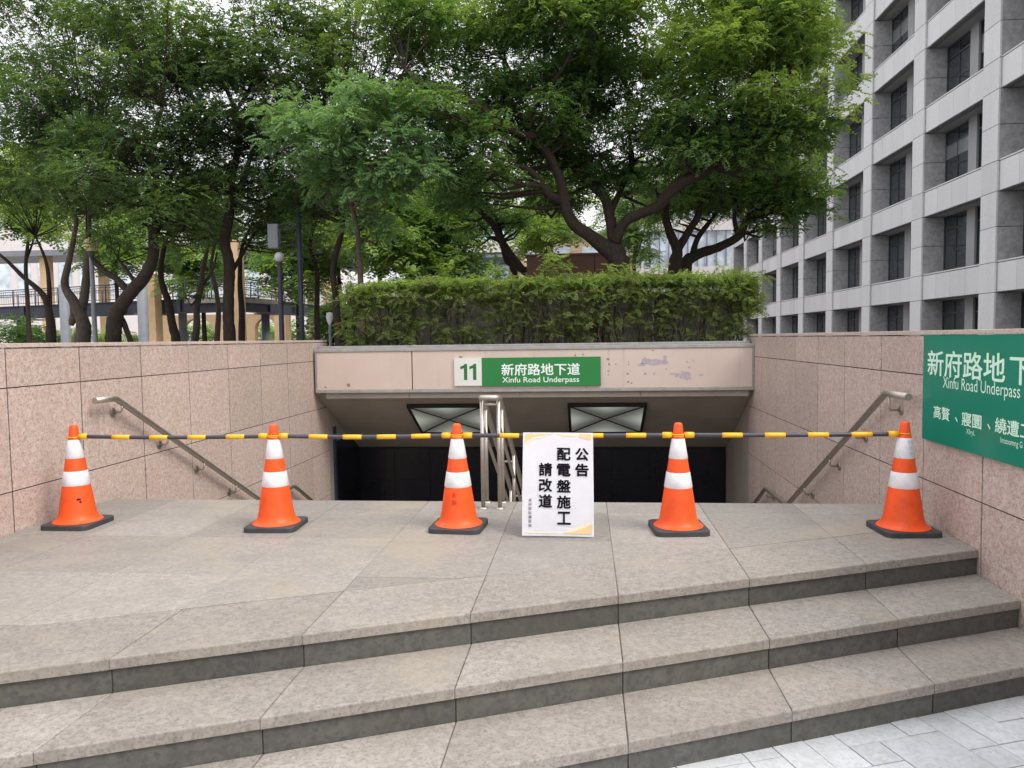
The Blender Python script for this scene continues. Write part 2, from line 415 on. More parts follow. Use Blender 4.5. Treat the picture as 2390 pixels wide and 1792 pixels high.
# the three front steps
bm = B()
xa = [XE0]+[x for x in JX if XE0+.1 < x < XR-.05]+[XR-.002]
OVER = .014
def tread(E, back_off, z, mi, x0=None, clipx=None):
    for i in range(len(xa)-1):
        a, b = xa[i]+G/2, xa[i+1]-G/2
        lo = -OVER/math.cos(math.atan(MS))
        jj = random.uniform(-.003, .003)
        poly = [(a, MS*a+E+lo+jj), (b, MS*b+E+lo+jj), (b, MS*b+E+back_off-G), (a, MS*a+E+back_off-G)]
        prism(bm, poly, z-.046, z+random.uniform(-.001, .001), mi, .006)
tread(E1, OFF, 0, 0)
tread(E2, E1-E2, -RISE, 0)
tread(E3, E2-E3, -2*RISE, 0)
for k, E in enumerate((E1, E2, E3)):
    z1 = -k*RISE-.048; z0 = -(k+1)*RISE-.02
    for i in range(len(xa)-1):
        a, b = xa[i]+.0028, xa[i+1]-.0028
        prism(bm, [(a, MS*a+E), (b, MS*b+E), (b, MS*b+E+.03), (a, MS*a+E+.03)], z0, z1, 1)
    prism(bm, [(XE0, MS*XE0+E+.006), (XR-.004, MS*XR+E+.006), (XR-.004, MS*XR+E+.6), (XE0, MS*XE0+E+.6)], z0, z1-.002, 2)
structure(obj('steps', bm, [TREAD, RISER, STEPJOINT]))

# pale paving in front of the steps, laid in mixed sizes along the steps
bm = B()
ca, sa = math.cos(math.radians(20)), math.sin(math.radians(20))
def pv(u, v): return (1.3+u*ca-v*sa, 2.9+u*sa+v*ca)
A_, S_ = .30, .145
for i in range(-46, 30):
    for j in range(-22, 10):
        u = i*A_-j*S_; v = i*S_+j*A_
        for (du, dv, sz, hx) in ((0, 0, A_, None), (-S_, A_-S_, S_, None)):
            cells = [(u+du, v+dv, sz, sz)]
            if sz == A_ and random.random() < .4:
                cells = [(u, v, A_, A_*.5), (u, v+A_*.5, A_, A_*.5)] if random.random() < .5 else [(u, v, A_*.5, A_), (u+A_*.5, v, A_*.5, A_)]
            for (cu, cv, cw, ch) in cells:
                q = [pv(cu+.002, cv+.002), pv(cu+cw-.002, cv+.002), pv(cu+cw-.002, cv+ch-.002), pv(cu+.002, cv+ch-.002)]
                if max(p[1] for p in q) < 0 or max(p[0] for p in q) < -8 or min(p[0] for p in q) > XR-.002: continue
                q = clip(q, MS, -1, E3+.005); 
                if len(q) > 2: q = clip(q, -1, 0, XR-.003)
                if len(q) > 2 and area(q) > .0008: prism(bm, q, PAVE-.03, PAVE+random.uniform(-.0015, .0015), 0, .002)
prism(bm, [(-9, -8), (XR-.004, -8), (XR-.004, MS*XR+E3+.3), (-9, -9*MS+E3+.3)], PAVE-.1, PAVE-.006, 1)
structure(obj('pavement', bm, [WHITEPAVE, GROUT]))

# the street level all round
bm = B()
for x0, x1, y0, y1 in ((-260, XL-.3, 4, 420), (XR+.3, 260, -60, 420), (XL-.3, XR+.3, 14.6, 420), (-260, -9, -60, 4), (-9, XL-.3, 1.2, 4)):
    z = PAVE-.012
    bm.faces.new([bm.verts.new(p) for p in ((x0, y0, z), (x1, y0, z), (x1, y1, z), (x0, y1, z))])
bm.faces.new([bm.verts.new(p) for p in ((-9, -60, PAVE-.012), (XR+.3, -60, PAVE-.012), (XR+.3, -8, PAVE-.012), (-9, -8, PAVE-.012))])
structure(obj('ground', bm, ASPHALT))

# stairs down into the underpass
bm = B()
y = BACK; z = 0
prof = [(BACK+.0, -.05)]
RS, RN = .16, .30
prof = []
for k in range(9): prof += [(y, z-.045 if k == 0 else z), (y, z-RS)]; y += RN; z -= RS
y += .6; 
for k in range(10): prof += [(y, z), (y, z-RS)]; y += RN; z -= RS
prof += [(14.4, z), (14.4, z-.3), (BACK+.0, z-.3)]
vsL = [bm.verts.new((XL, p[0], p[1])) for p in prof]; vsR = [bm.verts.new((XR, p[0], p[1])) for p in prof]
for i in range(len(prof)):
    j = (i+1) % len(prof); bm.faces.new((vsL[i], vsR[i], vsR[j], vsL[j]))
bmesh.ops.recalc_face_normals(bm, faces=bm.faces)
structure(obj('underpass_stairs', bm, PAVER))

# side walls clad in pink granite
ZJ = [-3.8, -3.05, -2.37, -1.7, -1.04, -.385, .275, .968, 1.232]
def clad_wall(name, label, X, sgn, yj, y0, y1):
    """sgn: the side the clad face looks to (+1 = +x)"""
    t = thing(name, label, 'wall', (X, (y0+y1)/2, 0))
    bm = B()
    ys = [y0]+[v for v in yj if y0+.05 < v < y1-.05]+[y1]
    for i in range(len(ys)-1):
        for k in range(len(ZJ)-1):
            d = random.uniform(-.0012, .0012)
            xa_, xb_ = (X-.03, X+d) if sgn > 0 else (X-d, X+.03)
            top = ZJ[k+1]
            box(bm, xa_, xb_, ys[i]+.006, ys[i+1]-.006, ZJ[k]+.0038, top-.0038, 0, .0012)
    xa_, xb_ = (X-.26, X-.005) if sgn > 0 else (X+.005, X+.26)
    box(bm, xa_, xb_, y0, y1, -3.8, 1.23, 1)
    # street side cladding
    xo0, xo1 = (X-.285, X-.262) if sgn > 0 else (X+.262, X+.285)
    for i in range(len(ys)-1):
        for k in range(4, len(ZJ)-1): box(bm, xo0, xo1, ys[i]+.006, ys[i+1]-.006, max(ZJ[k], -.6)+.0025, ZJ[k+1]-.0025, 0)
    for yy0, yy1 in ((y0-.024, y0-.002),):
        for k in range(3, len(ZJ)-1): box(bm, min(xa_, xb_), max(xa_, xb_), yy0, yy1, ZJ[k]+.0025, ZJ[k+1]-.0025, 0)
    obj('cladding', bm, [PINK, GROUT], t)
    bm = B(); cj = [y0-.03]+[v for v in yj if y0+.3 < v < y1-.3][::2]+[y1+.004]
    for i in range(len(cj)-1):
        x0_, x1_ = (X-.3, X+.006) if sgn > 0 else (X-.006, X+.3)
        box(bm, x0_, x1_, cj[i]+.0015, cj[i+1]-.0015, 1.236, TOP, 0, .003)
    obj('coping', bm, COPING, t)
    return t
clad_wall('granite_wall', 'pale pink granite wall on the left, under the leaning trees and footbridge', XL, 1, [4.69-.8*3, 4.69-1.6, 4.69-.8, 4.69, 5.43, 6.23, 7.02, 7.84, 8.66, 9.48, 10.28], 1.4, 11.0)
clad_wall('granite_wall', 'brownish pink granite wall on the right, carrying the large teal sign', XR, -1, [4.53-.76*3, 4.53-1.52, 4.53-.76, 4.53, 5.29, 6.04, 6.86, 7.62, 8.41, 9.24, 10.0], 1.2, 10.75)

# canopy over the opening: fascia, trims, sloping soffit, roof, back wall
SL = .53
def soff(Y): return .43-SL*(Y-10.6)
cv = thing('underpass_canopy', 'beige panelled canopy over the dark stair opening, under the hedge', 'canopy', ((XL+XR)/2, 10.4, .5))
FX0, FX1, FY = XL+.03, XR-.004, 10.4
jo = -2.397; jo2 = -.03
for a, b in ((FX0+.02, jo-.007), (jo+.007, FX1-.02)):
    bm = B(); box(bm, a, b, FY, FY+.03, .562, 1.092, 0, .003); obj('fascia_panel', bm, FASCIA, cv)
bm = B()
box(bm, FX0, FX1, FY-.012, FY+.12, 1.094, 1.140, 0, .004)
obj('top_trim', bm, GREYMETAL, cv)
bm = B(); box(bm, FX0, FX1, FY-.012, FY+.12, .518, .560, 0, .004)
for xx in (-1.44, -.96, .02): box(bm, xx-.004, xx+.004, FY-.006, FY-.001, .562, .612, 0)
for a in (FX0, FX1-.018): box(bm, a, a+.018, FY-.008, FY+.1, .5605, 1.0935, 0)
obj('bottom_trim', bm, GREYMETAL, cv)
bm = B()
for a, b in ((FX0+.13, -2.46), (-2.455, -.9), (-.895, .75), (.755, FX1-.06)):
    box(bm, a, b, FY+.05, FY+.09, .435, .517, 0, .003)
obj('return_strip', bm, SOFFIT, cv)
bm = B()                                       # sloping soffit in long boards
yb = [10.5, 10.68, 11.29, 11.86, 12.42]
LY0, LY1 = 10.79, 11.745
LT = ((-2.575, -1.465), (-.25, .865))
for i in range(len(yb)-1):
    segs = [(XL+.005, XR-.005)]
    for a, b in segs:
        y0, y1 = yb[i]+.003, yb[i+1]-.003
        slab_dir(bm, [(a, y0, soff(y0)), (b, y0, soff(y0)), (b, y1, soff(y1)), (a, y1, soff(y1))], (0, .03, .05))
obj('soffit', bm, SOFFIT, cv)
bm = B()
box(bm, XL-.02, XR+.02, 10.525, 14.6, .95, 1.085, 0)
box(bm, XL-.02, XR+.02, 14.4, 14.6, -3.6, .945, 0)
box(bm, XL-.25, XL-.01, 11.01, 14.39, -3.6, .945, 0)
box(bm, XR+.01, XR+.25, 10.76, 14.39, -3.6, .945, 0)
obj('roof', bm, CONCRETE, cv)
# scuffs and old fixings on the right hand panel
def blot(bm, x, z, rx, rz, n=14, y=FY-.0035, seed=0, mi=0):
    rnd = random.Random(seed); vs = []
    for k in range(n):
        a = 2*math.pi*k/n; q = rnd.uniform(.6, 1.15)
        vs.append(bm.verts.new((x+rx*q*math.cos(a), y, z+rz*q*math.sin(a))))
    f_ = bm.faces.new(vs[::-1]); f_.material_index = mi
fx = lambda px: at(px, 850, FY-.003).x
fz = lambda py: at(1600, py, FY-.003).z
for i, (px, py, a, b) in enumerate(((1526, 844, 32, 8), (1552, 836, 5, 9), (1506, 838, 9, 5), (1497, 850, 10, 4), (1548, 845, 12, 4), (1595, 876, 19, 9), (1571, 872, 8, 3), (1605, 880, 9, 8), (1637, 875, 5, 3), (1604, 844, 3, 3), (1619, 842, 4, 3), (1609, 857, 4, 3), (1506, 871, 4, 4), (1527, 871, 3, 4), (1555, 861, 3, 3))):
    bm = B(); blot(bm, fx(px), fz(py), a*.0058, b*.0058, 18, FY-.0012-.0002*(i % 3), i); obj('scuff_mark', bm, SCUFF, cv)
for i, (px, py, a) in enumerate(((1419, 836, 4), (1422, 848, 3), (1420, 864, 2.5), (1420, 873, 2), (1437, 849, 2.5), (1467, 849, 2.5), (1467, 843, 1.5), (1465, 871, 3.5), (1466, 890, 3), (1474, 893, 2.5), (1524, 817, 2.5), (1343, 826, 3), (1361, 824, 2.5), (812, 892, 5), (758, 897, 3), (1076, 829, 6), (1068, 832, 4))):
    bm = B(); blot(bm, fx(px), fz(py), a*.0052, a*.0056, 9, FY-.0014, 40+i); obj('fixing_stain', bm, RUSTDOT, cv)

# glazed dark wall across the foot of the stairs
gw = thing('tiled_wall', 'black tiled wall deep in the stairwell behind the striped poles', 'wall', ((XL+XR)/2, 12.45, -3))
bm = B(); xs_ = np.linspace(XL+.01, XR-.01, 11); zs_ = [-3.0, -2.4, -1.75, -1.1, -.56]
for i in range(10):
    for k in range(4): box(bm, xs_[i]+.003, xs_[i+1]-.003, 12.44, 12.47, zs_[k]+.003, zs_[k+1]-.003, 0, .002)
box(bm, XL+.005, XR-.005, 12.475, 12.6, -3.04, -.545, 1)
obj('black_tile', bm, [BLACKTILE, GROUT], gw)
# side wall panels under the soffit
bm = B()
box(bm, XL-.009, XL-.002, 11.02, 12.43, -3.04, .40, 0)
obj('side_panel', bm, SOFFIT, gw)
bm = B(); box(bm, XR+.002, XR+.009, 10.77, 12.43, -3.04, .40, 0); obj('side_panel', bm, SOFFIT, gw)
bm = B(); box(bm, XL-.001, XL+.03, 11.16, 11.24, -1.9, -.05, 0); 
box(bm, XL-.001, XL+.02, 11.245, 12.43, -2.2, -.28, 1)
obj('black_side_opening', bm, [DARKSTEEL, BLACKTILE], gw)

# two light boxes with crossed bars in the soffit
def mat_diff():
    t = NT('dim_light_diffuser'); t.col((.42, .44, .41)); t.pr(.35, 0, .5)
    t.b.inputs['Emission Color'].default_value = (.80, .9, .80, 1); a = t.n('ShaderNodeAttribute'); a.attribute_name = 'tube'; t.l(t.math('ADD', t.math('MULTIPLY', a.outputs['Fac'], .2), .02), t.b.inputs['Emission Strength']); return t.m  # emission follows a glow gradient painted per vertex, not modelled tubes
DIFF = mat_diff()
DARKFRAME = mat_plain('dark_frame', (.03, .028, .028), .45, .2, .4, .15, 5)
def ceiling_light(x0, x1, label):
    nrm = Vector((0, -SL, -1)).normalized()
    t = thing('ceiling_light', label, 'ceiling light', ((x0+x1)/2, (LY0+LY1)/2, soff((LY0+LY1)/2)), 'light boxes in the sloping soffit')
    def pt(u, v, d):
        Y = LY0+(LY1-LY0)*v; return Vector((x0+(x1-x0)*u, Y, soff(Y)))+nrm*d
    bm = B()
    fw = .036
    for (u0, u1, v0, v1) in ((0, 1, 0, fw), (0, 1, 1-fw, 1), (0, fw, fw, 1-fw), (1-fw, 1, fw, 1-fw)):
        slab_dir(bm, [pt(u0, v0, .055), pt(u1, v0, .055), pt(u1, v1, .055), pt(u0, v1, .055)], nrm*-.05)
    obj('frame', bm, DARKFRAME, t)
    # four pillowed facets rising to the crossing
    bm = B(); n = 12; ly = bm.verts.layers.float.new('tube')          # painted glow gradient, brightest at each facet's outer edge; no tube is modelled
    for tri in (((0, 0), (1, 0)), ((1, 0), (1, 1)), ((1, 1), (0, 1)), ((0, 1), (0, 0))):
        g = []
        for i in range(n+1):
            row = []
            for j in range(n+1):
                a = Vector(tri[0]).lerp(Vector(tri[1]), i/n); p = a.lerp(Vector((.5, .5)), j/n)
                h = .004+.05*(1-(1-j/n)**2)*(-1)+.05*math.sin(math.pi*i/n)*math.sin(math.pi*min(1, j/n+.15))*.5
                u = fw+(1-2*fw)*p.x; v = fw+(1-2*fw)*p.y
                q_ = bm.verts.new(pt(u, v, .008+.036*(1-j/n)**1.6+.012*math.sin(math.pi*j/n)*math.sin(math.pi*i/n))); q_[ly] = math.exp(-((i/n-.5)/.27)**2)*max(0, 1-1.15*j/n)**1.6; row.append(q_)
            g.append(row)
        for i in range(n):
            for j in range(n):
                try: bm.faces.new((g[i][j], g[i+1][j], g[i+1][j+1], g[i][j+1]))
                except ValueError: pass
    bmesh.ops.remove_doubles(bm, verts=bm.verts, dist=.0005)
    bmesh.ops.recalc_face_normals(bm, faces=bm.faces)
    obj('diffuser', bm, DIFF, t, True)
    for a, b in (((fw, fw), (1-fw, 1-fw)), ((fw, 1-fw), (1-fw, fw))):
        bm = B(); tube(bm, [pt(a[0], a[1], .05), pt(.5, .5, .048 if a[1] == fw else .03), pt(b[0], b[1], .05)], .009, 6); obj('cross_bar', bm, DARKFRAME, t)
    return t
ceiling_light(*LT[0], 'dim ceiling light box with crossed bars, partly behind the central stair railing')
ceiling_light(*LT[1], 'dim ceiling light box with crossed bars above the paper notice')

# ------------------------------------------------------------------ handrails
def flange(bm, c, axis, r=.036, th=.008):
    c = Vector(c); a = Vector(axis).normalized(); tube(bm, [c, c+a*th], r, 16)
    tube(bm, [c+a*th, c+a*(th+.004)], r*.75, 16)
def handrail(label, X, s, brk, y0):
    """s: +1 when the rail stands off towards +x"""
    xr = X+s*.085
    zr = lambda Y: .815-SL*(Y-5.75) if Y < 8.35 else (-.565 if Y < 9.35 else -.565-SL*(Y-9.35))
    zr = lambda Y: .82-.53*(Y-5.72) if Y < 8.40 else (-.60 if Y < 9.36 else -.60-.53*(Y-9.36))
    t = thing('wall_handrail', label, 'handrail', (xr, 7, -1), 'steel handrails on the stair walls')
    bm = B()
    tube(bm, [(xr, y0, .82), (xr, 5.68, .82), (xr, 5.73, .812), (xr, 8.36, zr(8.36)), (xr, 8.42, -.6), (xr, 9.33, -.6), (xr, 9.39, zr(9.39)), (xr, 12.3, zr(12.3))], .0245, 16)
    obj('rail', bm, STEEL, t)
    for (by, bz) in brk:
        bm = B(); flange(bm, (X+s*.0015, by, bz), (s, 0, 0))
        tube(bm, [(X+s*.01, by, bz), (X+s*.07, by, bz), (xr-s*.004, by, bz+.012), (xr, by, bz+.028), (xr, by, zr(by)-.018)], .0085, 8)
        obj('bracket', bm, STEEL, t)
    return t
lb = [(5.80, .70), (6.45, .345), (7.08, .01), (7.74, -.345), (9.3, -.70)]
handrail('steel handrail fixed to the left pale pink wall', XL, 1, lb, 5.46)
handrail('steel handrail on the right brownish wall, beside the teal sign', XR, -1, [(5.655, .70), (6.33, .41), (6.96, .075), (7.73, -.335), (9.3, -.70)], 5.33)

cr = thing('stair_railing', 'freestanding double steel railing at the head of the stairs, beside the paper notice', 'railing', (-.69, 5.5, 0))
xa_, xb_ = -.755, -.632
zc = lambda Y: .815-.54*(Y-5.56) if Y < 8.4 else -.72
bm = B()
tube(bm, [(xa_, 8.3, zc(8.3)), (xa_, 5.62, zc(5.62)), (xa_, 5.55, .812), (xa_-.004, 5.49, .822), (xa_+.02, 5.455, .824), (xb_-.02, 5.455, .824), (xb_+.004, 5.49, .822), (xb_, 5.55, .812), (xb_, 5.62, zc(5.62)), (xb_, 8.3, zc(8.3))], .0205, 14)
obj('top_rail', bm, STEEL, cr)
for xx in (xa_, xb_):
    bm = B(); tube(bm, [(xx, 5.52, .60), (xx, 5.58, .585), (xx, 8.3, .585-.54*(8.3-5.58))], .0135, 10); obj('mid_rail', bm, STEEL, cr)
for yy in (5.505, 5.715, 6.62, 7.55):
    zb = 0 if yy < 5.75 else -RS*(int((yy-BACK)/RN)+1)
    for xx in (xa_, xb_):
        bm = B(); tube(bm, [(xx, yy, zb), (xx, yy, zc(yy)-.012 if yy > 5.6 else .81)], .0148, 12)
        lathe(bm, [(.036, 0), (.036, .006), (.02, .012), (.0165, .013)], 16, (xx, yy, zb)); obj('post', bm, STEEL, cr)
    zz = zc(yy)-.075
    if abs(yy-5.715) > .01:
        bm = B(); tube(bm, [(xa_, yy, zz), (xb_, yy, zz)], .0085, 8); obj('cross_rail', bm, STEEL, cr)

# ------------------------------------------------------------------ signs
def panel(bm, O, ux, uy, w_, h_, th, mi=0, bev=.002):
    ux = Vector(ux); uy = Vector(uy); n = ux.cross(uy).normalized(); O = Vector(O)
    q = [O, O+ux*w_, O+ux*w_+uy*h_, O+uy*h_]
    slab_dir(bm, q, -n*th, mi)
sg = thing('underpass_sign', 'green and white number 11 sign on the beige canopy panel', 'sign', (-.8, 10.37, .6))
SY = 10.372; UX, UY = (1, 0, 0), (0, 0, 1)
bm = B(); panel(bm, (-1.797, SY, .607), UX, UY, .382, .385, .024); obj('number_panel', bm, SIGNWHITE, sg)
bm = B(); panel(bm, (-1.413, SY, .598), UX, UY, 1.626, .392, .024); obj('name_panel', bm, GREEN, sg)
for dx in (-1.712, -1.585):
    bm = B(); q = [(.050, 0), (.095, 0), (.095, .222), (.060, .222), (.045, .202), (.0, .186), (.0, .148), (.050, .164)]
    slab_dir(bm, [Vector((dx+a, SY-.0015, .688+b)) for a, b in q], (0, .001, 0)); obj('numeral', bm, DARKGREEN, sg)
bm = B(); glyphs(bm, '新府路地下道', (-1.142, SY, .742), UX, UY, 1.075, .166, .016); obj('lettering', bm, PALELET, sg)
bm = B(); glyphs(bm, 'Xinfu Road Underpass', (-1.132, SY, .625), UX, UY, 1.052, .098, .012); obj('lettering', bm, PALELET, sg)

ts = thing('direction_sign', 'large teal sign on the right granite wall with rows of pale lettering', 'sign', (XR-.03, 4.2, .55))
TX = XR-.028; UT = (0, -1, 0)
TY0, TY1 = 5.25, 3.15
bm = B(); panel(bm, (TX, TY0, .552), UT, UY, TY0-TY1, .682, .022); obj('sign_panel', bm, TEAL, ts)
def tl(ch, ya, yb_, za, zb, bold, mat=MINT):
    bm = B(); glyphs(bm, ch, (TX, ya, za), UT, UY, ya-yb_, zb-za, bold); obj('lettering', bm, mat, ts)
tl('新府路地', 5.182, 4.262, .975, 1.138, .014)
tl('下道', 4.222, 3.77, .975, 1.130, .014)
tl('Xinfu Road Underpass', 4.965, 4.118, .885, .978, .0)
tl('高贅', 5.084, 4.868, .705, .788, .014); tl('、', 4.80, 4.765, .712, .742, .004)
tl('寢圜', 4.718, 4.492, .700, .783, .014); tl('、', 4.43, 4.395, .712, .742, .004)
tl('繞遭工', 4.35, 4.0, .703, .788, .014)
tl('XIryL', 4.66, 4.56, .648, .687, .0)
tl('Imzoomng G', 4.292, 4.085, .645, .687, .0)

# ------------------------------------------------------------------ cones, poles and notice
CONES = [(-3.513, 4.905), (-2.085, 4.905), (-.842, 4.925), (.591, 4.925), (1.992, 4.955)]
CL = ['orange traffic cone by the left granite wall, with a black scuff low on its side',
      'orange traffic cone standing in front of the foot of the left wall handrail',
      'orange traffic cone beside the freestanding double railing',
      'orange traffic cone just right of the paper notice',
      'orange traffic cone by the right wall, under the teal sign, writing on its white band']
bodyp = [(.158, .036), (.150, .042), (.137, .050), (.127, .062), (.120, .085)]
def rad_at(z):                        # the straight part of the cone
    return .1165+(.0365-.1165)*(z-.10)/(.615-.10)
prof = bodyp+[(rad_at(z), z) for z in (.10, .16, .22, .284)]
c0 = thing('traffic_cone', CL[0], 'traffic cone', (CONES[0][0], CONES[0][1], 0), 'cones across the stair head')
def cone_part(name, bm, m): return obj(name, bm, m, c0, world=False)
bm = B()
hw = .172
bp = []
for sx, sy in ((1, 1), (-1, 1), (-1, -1), (1, -1)):
    for k in range(5):
        a0 = {(1, 1): 0, (-1, 1): 90, (-1, -1): 180, (1, -1): 270}[(sx, sy)]+k*22.5
        bp.append((sx*(hw-.045)+.045*math.cos(math.radians(a0)), sy*(hw-.045)+.045*math.sin(math.radians(a0))))
prism(bm, bp, 0, .034, 0, .006); o = cone_part('base', bm, RUBBER)
bm = B(); lathe(bm, prof, 40); cone_part('cone_body', bm, ORANGE)
bm = B(); lathe(bm, [(rad_at(.284), .284), (rad_at(.284)+.0022, .287), (rad_at(.380)+.0022, .380), (rad_at(.383), .383)], 40); cone_part('white_band', bm, BANDWHITE)
bm = B(); lathe(bm, [(rad_at(.383), .383), (rad_at(.470), .470)], 40); cone_part('orange_band', bm, ORANGE)
bm = B(); lathe(bm, [(rad_at(.470), .470), (rad_at(.470)+.0022, .473), (rad_at(.594)+.002, .594), (rad_at(.597), .597)], 40); cone_part('white_band', bm, BANDWHITE)
bm = B(); lathe(bm, [(rad_at(.597), .597), (.0365, .613), (.0345, .614), (.0335, .625), (.0275, .682), (.0245, .692), (.019, .697), (.0, .698)], 32); cone_part('cone_tip', bm, ORANGE)
cones = [c0]
for (cx_, cy_), lab in zip(CONES[1:], CL[1:]): cones.append(dup(c0, (cx_, cy_, 0), lab))
# the scuff on the first cone, the moulded grey writing on the third and fifth
bm = B()
def on_cone(ang, z, lift=.0012):
    r = (rad_at(z)+lift); a = math.radians(ang); return Vector((r*math.cos(a), r*math.sin(a), z))
def cone_patch(bm, a, z, pts, lift=.001):
    bm.faces.new([bm.verts.new(on_cone(a+p[0], z+p[1], lift)) for p in pts])
cone_patch(bm, -52, .19, [(-6, .004), (0, -.004), (5, .003), (9, -.006), (10, .008), (3, .012), (-2, .008)])
cone_patch(bm, -47, .178, [(-3, .0), (4, -.01), (8, .0), (2, .006)])
obj('scuff', bm, INK, cones[0], world=False)
def cone_text(c, ang, z0, z1, text, mat, dl):
    bm = B(); n = len(text); hh = (z1-z0)/n; tmp = B()
    for i, ch in enumerate(text):
        glyphs(tmp, ch, (0, 0, z1-(i+1)*hh+.1*hh), (1, 0, 0), (0, 0, 1), .032, hh*.8, .006, lift=0)
    for v in tmp.verts:
        z = v.co.z; a = math.radians(ang)+(v.co.x-.016)/max(rad_at(z), .03); r = rad_at(z)+dl; v.co = (r*math.cos(a), r*math.sin(a), z)
    me = bpy.data.meshes.new('lettering'); tmp.to_mesh(me); tmp.free(); bm.free()
    return obj('lettering', me, mat, c, world=False)
cone_text(cones[4], -72, .485, .59, '台北市', mat_plain('grey_band_print', (.50, .50, .52), .5, 0, .4, .05, 5), .0032)
cone_text(cones[2], -92, .17, .262, '新施', mat_plain('moulded_orange', (.70, .055, .01), .5, 0, .3, .05, 5), .0008)

ZP = .618
def pole(i, label):
    a = Vector((*CONES[i], ZP)); b = Vector((*CONES[i+1], ZP)); d = (b-a); L = d.length; u = d/L
    t = thing('barrier_pole', label, 'barrier pole', (a+b)/2, 'striped poles between the cones')
    r = .0152
    s0, s1 = .045, L-.045
    def P_(s):
        k = (s-s0)/(s1-s0); return a+u*s+Vector((0, 0, -.008*math.sin(math.pi*k)*(1 if i < 2 else .4)))
    bm = B()
    tube(bm, [P_(s0+(s1-s0)*k/16) for k in range(17)], r*.92, 14)
    obj('black_tube', bm, BLACKPL, t)
    n = 4 if L > 1.2 else 3
    per = .285
    st = s0+.175
    bm = B()
    k = 0
    sp = (s1-s0-.05*2)/(n+1)*1.0
    while k < n:
        c = s0+.05+(s1-s0-.1)*(k+.92)/(n+.55)
        q = [P_(c-.064), P_(c-.02), P_(c+.02), P_(c+.064)]
        tube(bm, q, r*1.04, 14); k += 1
    obj('yellow_stripe', bm, YELLOW, t)
    for (s, q) in ((s0, 1), (s1, -1)):
        bm = B(); p0 = P_(s)-u*q*.006; tube(bm, [p0, p0+u*q*.058], r*1.3, 16)
        tube(bm, [p0+u*q*.058, p0+u*q*.062], r*1.15, 16)
        obj('end_sleeve', bm, YELLOW, t)
        # hoop over the tip of the cone
        c = a if q == 1 else b
        bm = B(); zr_ = ZP-.004 if q == 1 else ZP+.006
        ring = [Vector((c.x+.0385*math.cos(2*math.pi*k/24), c.y+.0385*math.sin(2*math.pi*k/24), zr_)) for k in range(25)]
        tube(bm, ring, .0036, 6, cap=False)
        obj('hoop', bm, YELLOW, t)
    return t
pole(0, 'black and yellow striped pole crossing the left wall handrail')
pole(1, 'black and yellow striped pole left of the double railing, before the dark opening')
pole(2, 'black and yellow striped pole passing the double railing and holding up the paper notice')
pole(3, 'black and yellow striped pole right of the notice, reaching the cone under the teal sign')

nb = thing('paper_notice', 'white paper notice with bold black characters hanging from the striped pole', 'notice', (-.17, 4.87, .3))
nx0, nx1 = -.402, .048
zt, zb = .640, -.0
def nP(u, v):                         # u across, v up 0..1 ; the sheet swings forward at its foot and curls slightly
    zz = .012+(.640-.012)*v+(u-.5)*-.004; yy = 4.895-.19*(1-v)+.006*math.sin(math.pi*u)-.012*math.sin(math.pi*v)
    if v > .95: yy += 0
    return Vector((nx0+(nx1-nx0)*u, yy-.012, zz))
bm = B(); NU, NV = 8, 12
g = [[bm.verts.new(nP(i/NU, j/NV)) for j in range(NV+1)] for i in range(NU+1)]
for i in range(NU):
    for j in range(NV): bm.faces.new((g[i][j], g[i+1][j], g[i+1][j+1], g[i][j+1]))
bmesh.ops.solidify(bm, geom=bm.faces[:], thickness=.0025)
bmesh.ops.recalc_face_normals(bm, faces=bm.faces)
obj('sheet', bm, PAPER, nb)
def npatch(bm, poly, lift=.0016):     # a printed patch following the sheet
    tmp = [bm.verts.new(nP(u, v)+Vector((0, -lift-.0018, 0))) for u, v in poly]
    f_ = bm.faces.new(tmp)
for poly_list, m, nm in (
    ([[(.03, .985), (.03, .895), (.09, .925), (.17, .955), (.30, .972), (.45, .985)], [(.80, .985), (.80, .955), (.97, .93), (.97, .985)],
      [(.55, .028), (.72, .050), (.86, .085), (.97, .125), (.97, .028)]], TAN, 'tan_corner'),
    ([[(.03, .895), (.03, .872), (.13, .925), (.26, .95), (.45, .985), (.30, .972), (.17, .955), (.09, .925)],
      [(.45, .985), (.55, .970), (.80, .963), (.80, .985)],
      [(.03, .040), (.03, .030), (.45, .024), (.55, .028), (.4, .034), (.2, .040)], [(.55, .030), (.72, .050), (.86, .085), (.97, .125), (.97, .145), (.85, .105), (.7, .062)]], TANLIGHT, 'pale_corner')):
    for pl in poly_list:
        bm = B()
        if len(pl) > 4: 
            c = (sum(p[0] for p in pl)/len(pl), sum(p[1] for p in pl)/len(pl))
        npatch(bm, pl, .0012 if nm == 'tan_corner' else .0008); bmesh.ops.triangulate(bm, faces=bm.faces[:]); obj(nm, bm, m, nb)
def ntext(ch, u0, u1, v0, v1, m, bold):
    bm = B(); glyphs(bm, ch, (0, 0, 0), (1, 0, 0), (0, 0, 1), 1, 1, bold, lift=0, zstep=.0001)
    for v in bm.verts:
        q = nP(u0+(u1-u0)*v.co.x, v0+(v1-v0)*v.co.z); v.co = q+Vector((0, -.0042+v.co.y, 0))
    return bm
def merge(bms):
    out = B()
    for b in bms:
        me = bpy.data.meshes.new('t'); b.to_mesh(me); b.free(); out.from_mesh(me); bpy.data.meshes.remove(me)
    return out
vcol = lambda s, u0, u1, vtop, pitch_, h, m, bold: obj('lettering', merge([ntext(c, u0 if c != '工' else u0+.005, u1, vtop-pitch_*i-h, vtop-pitch_*i, m, bold) for i, c in enumerate(s)]), m, nb)
vcol('公告', .745, .935, .852, .152, .125, INK, .036)
vcol('配電盤施工', .485, .68, .852, .154, .125, INK, .030)
